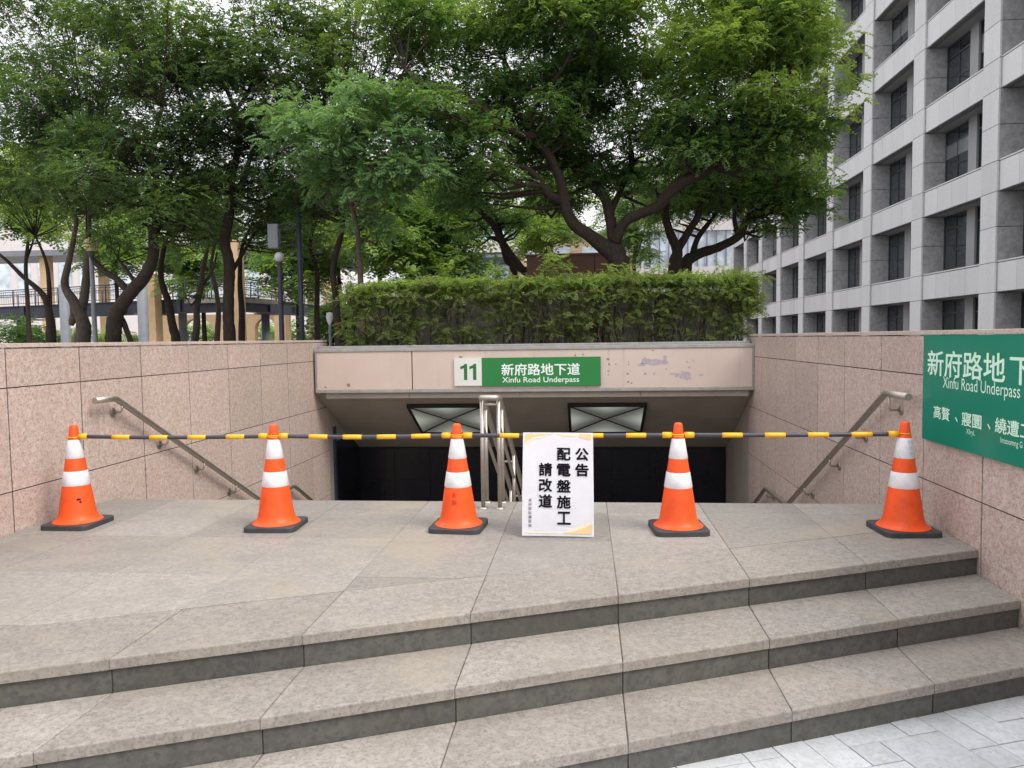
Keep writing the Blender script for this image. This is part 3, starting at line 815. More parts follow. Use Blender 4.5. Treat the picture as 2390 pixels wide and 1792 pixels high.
vcol('請改道', .23, .42, .705, .152, .130, INK, .030)
vcol('凍持服設屬服損', .088, .132, .358, .0405, .030, GREYINK, .01)

# ------------------------------------------------------------------ the grey office building on the right
BX = 14.4; BXW = BX+.88; PITCH = 5.94; CW_ = 1.07; FLOOR = 3.53; NF = 9
def col0(k): return 28.49+PITCH*k
KS = list(range(-4, 9))
ob = thing('office_building', 'grey stone office building with a deep grid of columns and recessed dark windows', 'building', (BX+6, 50, PAVE))
ZB0 = 2.64; BH = 1.06
for k in KS:
    y0 = col0(k); bm = B()
    zs = [PAVE]+[v for f_ in range(NF) for v in (ZB0+FLOOR*f_-.0, ZB0+FLOOR*f_+BH, ZB0+FLOOR*f_+BH+1.24)]
    for i in range(len(zs)-1):
        box(bm, BX, BX+.06, y0, y0+CW_, zs[i]+.012, zs[i+1]-.012, 0)
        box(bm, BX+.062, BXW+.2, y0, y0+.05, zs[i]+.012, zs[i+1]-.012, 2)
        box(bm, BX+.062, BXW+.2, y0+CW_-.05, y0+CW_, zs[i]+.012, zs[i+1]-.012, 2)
    box(bm, BX+.063, BXW+.2, y0+.052, y0+CW_-.052, PAVE, zs[-1], 1)
    box(bm, BX+.012, BX+.0625, y0+.012, y0+CW_-.012, PAVE, zs[-1], 1)
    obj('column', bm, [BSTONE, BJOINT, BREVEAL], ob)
for f_ in range(NF):
    z0 = ZB0+FLOOR*f_; bm = B()
    for k in KS[:-1]:
        a, b = col0(k)+CW_, col0(k+1); n = 4
        for i in range(n):
            box(bm, BX+.09, BX+.15, a+(b-a)*i/n+.008, a+(b-a)*(i+1)/n-.008, z0+.03, z0+BH-.03, 0)
        box(bm, BX+.15, BX+.42, a, b, z0+.0, z0+BH-.002, 1)
        box(bm, BX+.08, BX+.46, a, b, z0+BH, z0+BH+.05, 0)
        box(bm, BX+.421, BXW, a, b, z0+.01, z0+.34, 2)
    obj('spandrel_band', bm, [BSTONE, BJOINT, BWALL], ob)
bm = B()
ya, yb2 = col0(KS[0]), col0(KS[-1])+CW_
for k in KS[:-1]:
    a, b = col0(k)+CW_, col0(k+1); m_ = (a+b)/2
    box(bm, BXW-.05, BXW+.3, m_-.32, m_+.32, PAVE, ZB0+FLOOR*(NF-1), 0)
    for f_ in range(NF): box(bm, BXW+.02, BXW+.32, a, b, ZB0+FLOOR*f_-.02, ZB0+FLOOR*f_+1.25, 0)
box(bm, BXW+.35, BXW+12, ya, yb2, PAVE, ZB0+FLOOR*(NF-1)+1.2, 0)
box(bm, BX+.1, BXW+.34, ya-.05, yb2, ZB0+FLOOR*(NF-1)+1.26, ZB0+FLOOR*(NF-1)+1.5, 0)
obj('wall', bm, [BWALL], ob)
for k in KS[1:-1]:
    a, b = col0(k)+CW_, col0(k+1); m_ = (a+b)/2
    for f_ in range(NF-1):
        zz0 = PAVE+.05 if f_ == 0 else ZB0+FLOOR*(f_-1)+1.25; zz1 = ZB0+FLOOR*f_-.03
        if f_ == 7 and k < 2: pass
        bm = B(); gb = B(); zt_ = zz1-.55
        for (v0, v1) in ((zz0, zz0+.06), (zz1-.06, zz1), (zt_-.03, zt_+.03)): box(bm, BXW+.02, BXW+.09, a+.02, b-.02, v0, v1)
        for (p, q) in ((a+.02, m_-.33), (m_+.33, b-.02)):
            mm = p+(q-p)*.5
            for u in (p+.025, q-.025, mm): box(bm, BXW+.025, BXW+.085, u-.025, u+.025, zz0+.05, zz1-.05)
            box(bm, BXW+.03, BXW+.08, p, mm, zz0+.75, zz0+.80)
        gb.faces.new([gb.verts.new(c) for c in ((BXW+.055, a+.03, zz0+.02), (BXW+.055, b-.03, zz0+.02), (BXW+.055, b-.03, zz1-.02), (BXW+.055, a+.03, zz1-.02))])
        wf = obj('window', bm, WFRAME, ob)
        wf_g = obj('pane', gb, GLASS, wf); wf_g.location = (0, 0, 0)
        if f_ > 0 and random.random() < .45:
            p, q = random.choice(((a+.05, m_-.36), (m_+.36, b-.05))); hh = random.uniform(.3, 1.3); h0 = (p+q)/2 if random.random() < .4 else q-.02
            bm = B(); box(bm, BXW+.036, BXW+.05, p+.02, h0, zt_-.03-hh, zt_-.03); wb = obj('blind', bm, BLIND, wf); wb.location = (0, 0, 0)

# ------------------------------------------------------------------ far buildings
def bbox(bm, pxa, pxb, Y, ztop, depth, mi=0, z0=PAVE):
    a = at(pxa, 780, Y).x; b = at(pxb, 780, Y).x; box(bm, a, b, Y, Y+depth, z0, ztop, mi); return a, b
def zat(py, Y, px=1365): return at(px, py, Y).z
fb = thing('glass_building', 'pale grey glass office block far behind, next to the grey stone building', 'building', (14, 90, PAVE))
Y = 88
bm = B(); a, b = bbox(bm, 1452, 1760, Y+.4, zat(380, Y), 14); obj('wall', bm, FARWHITE, fb)
bm = B()
zb_ = zat(632, Y); zm = zat(560, Y); zt_ = zat(512, Y)
for z0_, z1_ in ((zat(660, Y), zat(628, Y)), (zat(545, Y), zat(520, Y)), (zat(450, Y), zat(425, Y))): box(bm, a-.1, b, Y, Y+.39, z0_, z1_)
obj('band', bm, FARWHITE, fb)
for z0_, z1_ in ((zat(628, Y)+.02, zat(545, Y)-.02), (zat(520, Y)+.02, zat(450, Y)-.02), (PAVE, zat(660, Y)-.02)):
    n = 14; bm = B(); gb = B()
    for i in range(n+1): box(bm, a+(b-a)*i/n-.06, a+(b-a)*i/n+.06, Y+.1, Y+.3, z0_, z1_)
    wf = obj('window', bm, GREYPAINT, fb)
    box(gb, a-.05, b-.05, Y+.25, Y+.27, z0_, z1_)
    g_ = obj('pane', gb, PALEGLASS, wf); g_.location = (0, 0, 0)
fb2 = thing('blue_glass_building', 'pale blue glass building with a dark canopy line, behind the small leaning trees', 'building', (-8, 72, PAVE))
Y = 72
bm = B(); a, b = bbox(bm, 1030, 1225, Y+.4, zat(470, Y), 12); obj('wall', bm, FARWHITE, fb2)
bm = B(); box(bm, a-.5, b+.5, Y-1.2, Y+.39, zat(612, Y), zat(598, Y)); obj('canopy_band', bm, DARKSTEEL, fb2)
bm = B(); box(bm, a-.1, b+.1, Y-.6, Y+.39, zat(585, Y), zat(556, Y)); obj('white_band', bm, FARWHITE, fb2)
bm = B(); n = 6
for i in range(n+1): box(bm, a+(b-a)*i/n-.05, a+(b-a)*i/n+.05, Y+.1, Y+.3, PAVE, zat(470, Y)-.2)
wf = obj('window', bm, GREYPAINT, fb2); gb = B()
box(gb, a+.02, b-.02, Y+.28, Y+.3, PAVE, zat(475, Y))
g_ = obj('pane', gb, BLUEGLASS, wf); g_.location = (0, 0, 0)
fb3 = thing('peach_building', 'peach rendered building with a pale window row, behind the brown metal box', 'building', (0, 66, PAVE))
Y = 64
bm = B(); a, b = bbox(bm, 1215, 1480, Y+.3, zat(545, Y), 10); obj('wall', bm, FARPEACH, fb3)
for i in range(4):
    bm = B(); c = a+(b-a)*(i+.5)/4; box(bm, c-.7, c+.7, Y+.22, Y+.295, zat(606, Y), zat(575, Y)); obj('window', bm, PALEGLASS, fb3)
bm = B(); box(bm, a-.15, b+.15, Y-.1, Y+.6, zat(545, Y)+.01, zat(540, Y)); obj('roof', bm, FARWHITE, fb3)
fb4 = thing('white_building', 'bright whitish building far behind the footbridge on the left', 'building', (-50, 95, PAVE))
Y = 95
bm = B(); a, b = bbox(bm, -330, 330, Y+.3, zat(470, Y, 100), 12); obj('wall', bm, FARWHITE, fb4)
for i in range(14):
    bm = B(); c = a+(b-a)*(i+.5)/14; box(bm, c-.9, c+.9, Y+.2, Y+.295, zat(690, Y, 100), zat(600, Y, 100)); obj('window', bm, PALEGLASS, fb4)
fb5 = thing('white_building', 'pale building glimpsed behind the peach arcade and canopy', 'building', (-30, 105, PAVE))
Y = 104
bm = B(); a, b = bbox(bm, 345, 760, Y+.3, zat(560, Y, 500), 12); obj('wall', bm, FARWHITE, fb5)
for i in range(9):
    bm = B(); c = a+(b-a)*(i+.5)/9; box(bm, c-.9, c+.9, Y+.2, Y+.295, zat(690, Y, 500), zat(620, Y, 500)); obj('window', bm, PALEGLASS, fb5)

# brown metal box behind the hedge
bb = thing('metal_cabinet', 'brown metal panelled box behind the hedge, left of the big tree trunk', 'cabinet', (0, 17, PAVE))
Y = 16.6; a = at(1229, 600, Y).x; b = at(1450, 600, Y).x; zt_ = at(1300, 592, Y).z
bm = B(); js = [a, at(1270, 600, Y).x, at(1325, 600, Y).x, at(1388, 600, Y).x, b]
for i in range(4): box(bm, js[i]+.006, js[i+1]-.006, Y, Y+.04, PAVE+.1, zt_-.05, 0, .004)
box(bm, a, b, Y+.045, Y+2.2, PAVE, zt_-.06)
obj('panel', bm, BROWNPANEL, bb)
bm = B(); box(bm, a-.03, b+.03, Y-.03, Y+2.25, zt_-.048, zt_); obj('lid', bm, BROWNPANEL, bb)

# ------------------------------------------------------------------ footbridge and arcade on the left
fbg = thing('footbridge', 'steel footbridge with a dark girder and grey railings crossing behind the left trees', 'footbridge', (-14, 36, PAVE))
PL = [Vector((at(px, 700, Y).x, Y, 0)) for px, Y in ((-330, 40), (560, 32), (684, 37.5), (785, 45))]
def seg_box(bm, A, Bp, t0, t1, off0, off1, z0, z1, mi=0):
    d = (Bp-A); u = d.normalized(); n = Vector((-u.y, u.x, 0))
    q = [A+d*t0+n*off0, A+d*t1+n*off0, A+d*t1+n*off1, A+d*t0+n*off1]
    slab_dir(bm, [Vector((p.x, p.y, z0)) for p in q], (0, 0, z1-z0), mi)
for i in range(3):
    A, Bp = PL[i], PL[i+1]; L = (Bp-A).length
    bm = B(); seg_box(bm, A, Bp, 0, 1, 0, .25, 2.66, 3.18); seg_box(bm, A, Bp, 0, 1, -.1, .4, 3.19, 3.24); seg_box(bm, A, Bp, 0, 1, -.08, .35, 2.60, 2.655)
    n = max(2, int(L/3.2))
    for k in range(n+1): seg_box(bm, A, Bp, max(0, k/n-.004), min(1, k/n+.004), -.09, -.005, 2.665, 3.185)
    obj('girder', bm, DARKSTEEL, fbg)
    bm = B(); seg_box(bm, A, Bp, 0, 1, .255, 2.6, 3.0, 3.17); obj('deck', bm, CONCRETE, fbg)
    for side in (0, 2.5):
        bm = B(); u = (Bp-A).normalized(); nn = Vector((-u.y, u.x, 0)); m = max(3, int(L/1.55))
        P0 = A+nn*(side+.05); P1 = Bp+nn*(side+.05)
        for zz in (4.05, 3.95, 3.36): tube(bm, [P0+Vector((0, 0, zz)), P1+Vector((0, 0, zz))], .028 if zz > 4 else .018, 6)
        for k in range(m+1):
            p = P0.lerp(P1, k/m); tube(bm, [p+Vector((0, 0, 3.2)), p+Vector((0, 0, 4.05))], .03, 6)
        nb_ = int(L/.16)
        if i > 0 or side == 0:
            for k in range(nb_):
                p = P0.lerp(P1, (k+.5)/nb_); tube(bm, [p+Vector((0, 0, 3.36)), p+Vector((0, 0, 3.95))], .008, 4, cap=False)
        obj('railing', bm, RAILDARK, fbg)
for px, Y, r, zt_ in ((34, 37.5, .28, 2.6), (149, 30.5, None, None), (326, 33.3, .20, 2.6), (412, 35, .20, 5.2), (608, 35.5, .2, 2.6), (745, 43.5, .2, 2.6)):
    if r is None: continue
    p = at(px, 760, Y); bm = B(); tube(bm, [(p.x, Y+.6, PAVE), (p.x, Y+.6, zt_)], r, 14); box(bm, p.x-.45, p.x+.45, Y+.3, Y+2.0, zt_-.001 if zt_ < 3 else zt_, zt_+.055 if zt_ < 3 else zt_+.1); obj('pillar', bm, GREYPAINT, fbg)
gp = thing('grey_pillar', 'pale grey steel pillar standing free between the left tree trunks', 'pillar', at(148, 780, 27).xy.to_3d())
p = at(148, 664, 27); bm = B(); lathe(bm, [(.17, PAVE), (.17, p.z-.02), (.15, p.z), (0, p.z)], 18, (p.x, 27, 0)); obj('pillar_shaft', bm, GREYPAINT, gp)
bm = B(); lathe(bm, [(.24, PAVE), (.24, PAVE+.04), (.17, PAVE+.06)], 18, (p.x, 27, 0)); obj('pillar_base', bm, GREYPAINT, gp)
gp = thing('grey_pillar', 'thicker grey steel pillar between the big leaning trunk and the peach column', 'pillar', at(331, 780, 29).xy.to_3d())
p = at(331, 668, 29); bm = B(); lathe(bm, [(.20, PAVE), (.20, p.z-.02), (.18, p.z), (0, p.z)], 18, (p.x, 29, 0)); obj('pillar_shaft', bm, GREYPAINT, gp)
bm = B(); lathe(bm, [(.28, PAVE), (.28, PAVE+.04), (.2, PAVE+.06)], 18, (p.x, 29, 0)); obj('pillar_base', bm, GREYPAINT, gp)

arc = thing('arcade_building', 'peach tiled arcade with arched openings and an upper canopy, behind the footbridge', 'building', (-20, 47, PAVE))
Y = 47
def arch_wall(pxa, pxb, arches, ztop, y0):
    bm = B(); x0, x1 = at(pxa, 750, y0).x, at(pxb, 750, y0).x
    xs = [x0]
    outl = []
    cur = x0
    top = ztop
    for pc, pr_, py in arches:
        c = at(pc, 750, y0).x; r = pr_*y0/FPX; zk = at(pc, py, y0).z-r
        a0 = c-r; a1 = c+r
        slab_dir(bm, [(cur, y0, PAVE), (a0, y0, PAVE), (a0, y0, top), (cur, y0, top)], (0, .5, 0))
        n = 16; pts = [(a0, y0, zk)]+[(c-r*math.cos(math.pi*k/n), y0, zk+r*math.sin(math.pi*k/n)) for k in range(1, n)]+[(a1, y0, zk)]
        for k in range(n):
            slab_dir(bm, [pts[k], pts[k+1], (pts[k+1][0], y0, top), (pts[k][0], y0, top)], (0, .5, 0))
        cur = a1
    slab_dir(bm, [(cur, y0, PAVE), (x1, y0, PAVE), (x1, y0, top), (cur, y0, top)], (0, .5, 0))
    bmesh.ops.remove_doubles(bm, verts=bm.verts, dist=.001)
    obj('wall', bm, PEACH, arc)
arch_wall(368, 672, ((460, 43, 742), (619, 27, 742)), 3.05, 47)
for px, wpx, py0, yy in ((105, 20, 560, 46.2), (357, 22, 640, 33.0), (553, 17, 560, 30.9), (648, 19, 600, 46.2), (727, 19, 620, 49), (765, 20, 615, 46.2), (240, 16, 600, 49)):
    p = at(px, py0, yy); hw_ = wpx*yy/FPX/2; bm = B(); box(bm, p.x-hw_, p.x+hw_, yy-.3, yy+.3, PAVE, 7.0 if yy > 40 else p.z, 0, .02); obj('column', bm, PEACH, arc)
xa1, xb1 = at(375, 700, 47).x, at(800, 700, 47).x
bm = B()
for k in range(6): box(bm, xa1, xb1, 45.4+k*.9, 45.75+k*.9, 6.2-.0*k, 6.55, 0)
for k in range(5): box(bm, xa1+(xb1-xa1)*k/4-.15, xa1+(xb1-xa1)*k/4+.15, 45.3, 51.5, 5.85, 6.195, 0)
obj('canopy_beam', bm, DARKSTEEL, arc)
bm = B(); box(bm, xa1-.4, xb1+.3, 44.9, 52, 7.02, 7.4); obj('canopy_roof', bm, GREYPAINT, arc)
bm = B(); x9 = at(-200, 700, 47).x; box(bm, x9, xa1-.5, 45.5, 49.5, 6.9, 7.25); obj('canopy_roof', bm, GREYPAINT, arc)

# lamps
def globe_lamp(px, py, rpx, Y, m, label, pole_m=DARKSTEEL):
    p = at(px, py, Y); r = rpx*Y/FPX; t = thing('street_lamp', label, 'street lamp', (p.x, Y, PAVE))
    bm = B(); lathe(bm, [(r*.35, -r*.95)]+[(r*math.cos(a), r*math.sin(a)) for a in np.linspace(-1.2, 1.5707, 14)], 22, (p.x, Y, p.z)); obj('lamp_globe', bm, m, t)
    bm = B(); lathe(bm, [(.05, -r*.93), (r*.5, -r*.93), (r*.45, -r*1.12), (.07, -r*1.3), (.055, -r*1.6)], 16, (p.x, Y, p.z)); obj('lamp_collar', bm, DARKSTEEL, t)
    bm = B(); lathe(bm, [(.1, PAVE), (.1, PAVE+.3), (.07, PAVE+.5), (.055, PAVE+1.2), (.045, p.z-r*1.3)], 12, (p.x, Y, 0)); obj('lamp_post', bm, pole_m, t)
globe_lamp(212, 571, 17.5, 15.9, LAMPCREAM, 'park lamp with a cream globe on a grey post, among the left trees', GREYPAINT)
globe_lamp(652, 600, 12, 14.9, LAMPGREY, 'park lamp with a pale grey globe near the right end of the footbridge')
t = thing('street_lamp', 'small white lamp head on a short grey post just left of the hedge', 'street lamp', at(769, 790, 16).xy.to_3d())
p = at(769, 742, 16); bm = B(); lathe(bm, [(.012, -.16), (.05, -.09), (.075, .02), (.06, .11), (0, .13)], 14, (p.x, 16, p.z)); obj('lamp_shade', bm, SIGNWHITE, t)
bm = B(); tube(bm, [(p.x, 16, PAVE), (p.x, 16, p.z-.16)], .028, 8); obj('lamp_post', bm, GREYPAINT, t)
t = thing('banner_post', 'tall dark post with a grey box banner, right of the straight trunk', 'post', at(696, 790, 15.2).xy.to_3d())
p = at(696, 480, 15.2); bm = B(); tube(bm, [(p.x, 15.2, PAVE), (p.x, 15.2, p.z)], .052, 12); obj('post', bm, DARKSTEEL, t)
q = at(640, 552, 15.2); bm = B(); box(bm, q.x-.11, q.x+.11, 15.12, 15.28, q.z-.24, q.z+.25, 0, .012); obj('banner_box', bm, GREYPAINT, t)
bm = B(); tube(bm, [(q.x+.11, 15.2, q.z+.18), (p.x, 15.2, q.z+.18)], .016, 8); tube(bm, [(q.x+.11, 15.2, q.z-.18), (p.x, 15.2, q.z-.18)], .016, 8); obj('bracket', bm, DARKSTEEL, t)

# ------------------------------------------------------------------ foliage machinery
RNG = np.random.default_rng(11)
def spray_template(npairs, lw=.11, ll=.30, droop=.14):
    """one compound leaf of unit length along +x: paired leaflets, each one diamond"""
    V = []; 
    for i in range(npairs):
        x = .16+.8*i/(npairs-1); s = math.sin(math.pi*(.16+.78*i/(npairs-1)))**.6
        z0 = -droop*x*x
        for sg_ in (1, -1):
            l = ll*(.45+.55*s); dx, dy = .52*l, sg_*.86*l; px_, py_ = -sg_*dy/l*0-.86*sg_*sg_*0, 0
            nx, ny = -dy/l, dx/l
            wv = lw*.5
            m = .5
            V += [(x, 0, z0), (x+dx*m+nx*wv, dy*m+ny*wv, z0+.01), (x+dx, dy, z0-.06), (x+dx*m-nx*wv, dy*m-ny*wv, z0+.01)]
    V += [(.9, 0, -droop*.81), (.98, .05, -droop), (1.14, 0, -droop*1.35), (.98, -.05, -droop)]
    return np.array(V)
T_FEATHER = spray_template(5, .17, .36, .2); T_FEATHER = T_FEATHER+np.random.default_rng(3).normal(0, .03, T_FEATHER.shape)
T_COARSE = spray_template(4, .20, .36, .18)
T_FINE = spray_template(7, .12, .34, .25); T_FINE = T_FINE+np.random.default_rng(4).normal(0, .025, T_FINE.shape)
def leaf_mesh(name, tmpl, pos, dirs, ups, size, tint, mat, parent):
    n = len(pos); X_ = dirs/np.linalg.norm(dirs, axis=1, keepdims=True)
    Y_ = np.cross(ups, X_); Y_ /= (np.linalg.norm(Y_, axis=1, keepdims=True)+1e-9); Z_ = np.cross(X_, Y_)
    T = tmpl[None, :, :]*size[:, None, None]
    co = pos[:, None, :]+T[..., 0:1]*X_[:, None, :]+T[..., 1:2]*Y_[:, None, :]+T[..., 2:3]*Z_[:, None, :]
    co = co.reshape(-1, 3); nv = len(co); nf = nv//4
    me = bpy.data.meshes.new(name); me.vertices.add(nv); me.vertices.foreach_set('co', co.astype(np.float32).ravel())
    me.loops.add(nv); me.loops.foreach_set('vertex_index', np.arange(nv, dtype=np.int32))
    me.polygons.add(nf); me.polygons.foreach_set('loop_start', np.arange(0, nv, 4, dtype=np.int32))
    at_ = me.attributes.new('tint', 'FLOAT', 'FACE')
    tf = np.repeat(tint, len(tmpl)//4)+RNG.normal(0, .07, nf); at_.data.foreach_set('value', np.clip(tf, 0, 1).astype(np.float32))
    me.update(calc_edges=True)
    return obj(name, me, mat, parent)
def puff_sprays(c, r, n, size, tint, flat=.75):
    d = RNG.normal(size=(n, 3)); d /= np.linalg.norm(d, axis=1, keepdims=True); d[:, 2] = np.where(d[:, 2] < -.35, -d[:, 2]*.6, d[:, 2])
    u = RNG.uniform(.15, 1, n)**.6
    pos = np.array(c)+d*(r*u)[:, None]*np.array([1, 1, flat])
    dr = d*np.array([1, 1, .5])+RNG.normal(0, .35, (n, 3)); dr[:, 2] -= .28
    up = np.array([0, 0, 1.0])+d*.45+RNG.normal(0, .25, (n, 3))
    sz = size*RNG.uniform(.65, 1.25, n)
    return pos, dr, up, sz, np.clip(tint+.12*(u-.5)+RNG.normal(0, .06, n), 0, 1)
def make_tree(name, label, cat, limbs, blobs, bark=BARK, leaf=LEAF, tmpl=T_FEATHER, size=.42, dens=70, group=None, base=None, bulk=1.0):
    """limbs: lists of (px, py, Y, radius px); blobs: (px, py, rx px, ry px, Y, depth m, puffs, puff radius m, tint)"""
    pts_all = []; bm = B()
    root = None
    for li, lb_ in enumerate(limbs):
        P = [at(*q[:3]) for q in lb_]; R_ = [q[3]*q[2]/FPX for q in lb_]
        if li == 0 or (len(lb_[0]) > 4):
            p = P[0]; P = [Vector((p.x, p.y, PAVE-.05))]+P; R_ = [R_[0]*1.25]+R_
            if root is None: root = Vector((p.x, p.y, PAVE))
        pp, rr = smooth_path(P, R_, 5)
        tube(bm, pp, rr, 10, jitter=.14)
        pts_all += [(q, r_) for q, r_ in zip(pp, rr)]
    t = thing(name, label, cat, root, group)
    A = [[] for _ in range(5)]
    pv_ = np.array([q for q, r_ in pts_all])
    for (px, py, rx, ry, Y, dm, n, pr_, tint) in blobs:
        C_ = np.array(at(px, py, Y)); rad = np.array([rx*Y/FPX, dm, ry*Y/FPX])
        for k in range(n):
            d = RNG.normal(size=3); d /= np.linalg.norm(d); c = C_+d*rad*RNG.uniform(.1, 1)**.42
            r = pr_*RNG.uniform(.65, 1.3)
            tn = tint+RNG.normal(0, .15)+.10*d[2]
            m = max(8, int(dens*(r/.6)**2))
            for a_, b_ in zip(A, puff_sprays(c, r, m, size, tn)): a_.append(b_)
            j = np.argmin(((pv_-c)**2).sum(1)+np.where(pv_[:, 2] > c[2], 2, 0)); q = Vector(pv_[j]); e = Vector(c)
            if (q-e).length < 4.5:
                mid = q.lerp(e, .5)+Vector((RNG.normal(0, .12), RNG.normal(0, .12), RNG.normal(-.05, .12)))
                r0 = min(pts_all[j][1]*.55, .035*bulk)
                tube(bm, [q, q.lerp(mid, .6), mid, mid.lerp(e, .6), e], [r0, r0*.85, r0*.65, r0*.45, .006], 5, cap=False)
                for _ in range(3):
                    e2 = e+Vector(RNG.normal(0, r*.5, 3)); tube(bm, [mid.lerp(e, .5), e2], [r0*.35, .004], 4, cap=False)
    obj('trunk', bm, bark, t)
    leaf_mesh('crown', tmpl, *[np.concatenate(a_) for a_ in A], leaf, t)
    return t

# ------------------------------------------------------------------ the big tree
def bt(x, y): return 1000+x*.4521, y*.4521
def L_(pts, Y0, Y1):
    n = len(pts); return [(*bt(x, y), Y0+(Y1-Y0)*i/max(1, n-1), r*.4521) for i, (x, y, r) in enumerate(pts)]
big = [
    L_([(985, 1440, 62), (975, 1340, 52), (962, 1270, 42)], 15, 15),
    L_([(975, 1330, 44), (840, 1220, 34), (745, 1150, 31), (700, 1040, 28), (680, 930, 24), (620, 800, 22), (548, 705, 24), (520, 600, 20), (600, 480, 16), (700, 340, 9), (760, 230, 5)], 15, 14),
    L_([(690, 1035, 24), (620, 1000, 22), (545, 900, 18), (470, 860, 14), (380, 870, 9)], 14.7, 13.8),
    L_([(560, 700, 20), (470, 690, 20), (380, 640, 24), (240, 540, 26), (100, 470, 22), (-30, 440, 16), (-120, 360, 9)], 14.2, 13.4),
    L_([(530, 620, 14), (450, 590, 14), (395, 560, 12), (400, 430, 9), (385, 300, 6)], 14.1, 14.6),
    L_([(962, 1280, 34), (938, 1130, 27), (905, 1010, 26), (800, 910, 27), (740, 830, 24), (690, 700, 17), (640, 560, 10)], 15, 16),
    L_([(945, 1085, 16), (1010, 940, 15), (1050, 830, 14), (1040, 700, 9), (1090, 560, 6)], 15.3, 16.2),
    L_([(965, 1250, 30), (1010, 1150, 27), (1090, 1105, 26), (1185, 1065, 27), (1235, 1000, 30), (1320, 935, 28), (1440, 880, 26), (1545, 745, 22), (1640, 640, 17), (1745, 500, 12), (1860, 400, 6)], 15, 14),
    L_([(1440, 880, 16), (1460, 740, 14), (1520, 600, 12), (1480, 490, 9), (1500, 330, 6)], 14.5, 14.2),
    L_([(1350, 915, 18), (1350, 780, 15), (1325, 690, 12), (1370, 500, 11), (1375, 330, 9), (1440, 150, 5)], 14.6, 15),
    L_([(1600, 690, 10), (1720, 700, 8), (1850, 640, 5)], 14.2, 14),
    L_([(600, 480, 10), (480, 440, 9), (395, 300, 6), (420, 180, 4)], 14, 14.5)]
make_tree('broad_tree', 'large broad crowned tree with forked dark limbs, right of centre above the hedge', 'tree', big, [
    (1690, 170, 215, 185, 14.2, 1.6, 46, .58, .72), (1850, 250, 95, 110, 14, 1.0, 15, .5, .8), (1830, 60, 120, 90, 14.3, 1.2, 15, .55, .88), (1660, 90, 90, 60, 13.4, .7, 9, .42, .82),
    (1560, 60, 210, 110, 15, 1.8, 26, .62, .52), (1320, 90, 180, 120, 15, 1.8, 28, .62, .46), (1180, 60, 130, 110, 14.3, 1.5, 15, .58, .46),
    (1240, 250, 140, 95, 14.8, 1.6, 22, .55, .34), (1420, 200, 120, 80, 15.8, 1.4, 16, .55, .40), (1640, 330, 150, 75, 14.3, 1.3, 22, .5, .36), (1800, 330, 90, 70, 14.1, 1.0, 11, .48, .50),
    (1270, 370, 120, 75, 15.6, 1.4, 20, .5, .26), (1430, 390, 130, 65, 16, 1.3, 18, .5, .26), (1090, 350, 110, 70, 14.2, 1.2, 12, .5, .28), (1130, 430, 90, 45, 14.2, 1, 9, .45, .26), (1560, 420, 100, 50, 15.4, 1.1, 11, .45, .36), (1010, 260, 90, 80, 13.7, 1.1, 9, .52, .4), (930, 60, 80, 70, 14.4, 1.2, 10, .55, .5), (1030, 90, 80, 80, 14.6, 1.2, 10, .55, .5), (1400, 280, 70, 50, 16.6, 1, 7, .5, .4), (1150, 200, 80, 60, 15.4, 1, 7, .5, .45),
    (1290, 460, 70, 35, 15.4, .8, 6, .4, .3)],
    size=.21, dens=105, bulk=1.2)
make_tree('slanting_tree', 'multi stemmed tree right of the big trunk, reaching towards the grey building', 'tree', [
    L_([(1268, 1440, 36), (1285, 1300, 28), (1250, 1210, 22), (1225, 1110, 18), (1240, 980, 12)], 17, 17),
    L_([(1285, 1290, 22), (1345, 1190, 19), (1395, 1110, 17), (1440, 1000, 10)], 17, 17.3),
    [(*bt(1325, 1430), 18, 14, 1), (*bt(1370, 1325), 18, 12), (*bt(1500, 1275), 17.8, 10), (*bt(1605, 1215), 17.6, 9), (*bt(1650, 1120), 17.5, 7), (*bt(1740, 1070), 17.4, 4)],
    L_([(1360, 1330, 18), (1385, 1240, 14), (1440, 1160, 12), (1510, 1070, 8)], 18, 18.2),
    L_([(1600, 1215, 14), (1580, 1110, 10), (1640, 1000, 6)], 17.6, 17.5)], [
    (1730, 430, 130, 85, 17.4, 1.5, 26, .6, .52), (1840, 420, 80, 80, 17.2, 1.1, 12, .55, .56), (1640, 440, 100, 60, 17.8, 1.4, 14, .55, .44), (1800, 520, 45, 30, 17.3, .7, 6, .42, .5), (1880, 470, 50, 40, 17.2, .7, 5, .42, .52), (1560, 470, 70, 40, 18, 1, 7, .5, .42)],
    size=.22, dens=100)
make_tree('slanting_tree', 'small tree with several thin stems leaning left, in front of the blue glass building', 'tree', [
    L_([(520, 1470, 26), (480, 1390, 22), (400, 1280, 19), (340, 1170, 17), (280, 1100, 14), (175, 1000, 10), (85, 910, 6)], 19, 18.4),
    [(*bt(450, 1450), 19.5, 9, 1), (*bt(405, 1340), 19.5, 8), (*bt(375, 1250), 19.4, 7), (*bt(325, 1225), 19.3, 4)],
    L_([(385, 1260, 15), (350, 1130, 11), (300, 1030, 7), (330, 900, 4)], 19, 19.2)], [
    (1090, 455, 95, 50, 18.6, 1.2, 12, .55, .45), (1180, 490, 80, 45, 19.4, 1.2, 9, .5, .5), (1110, 540, 35, 25, 19.3, .5, 3, .35, .25)],
    size=.22, dens=100)
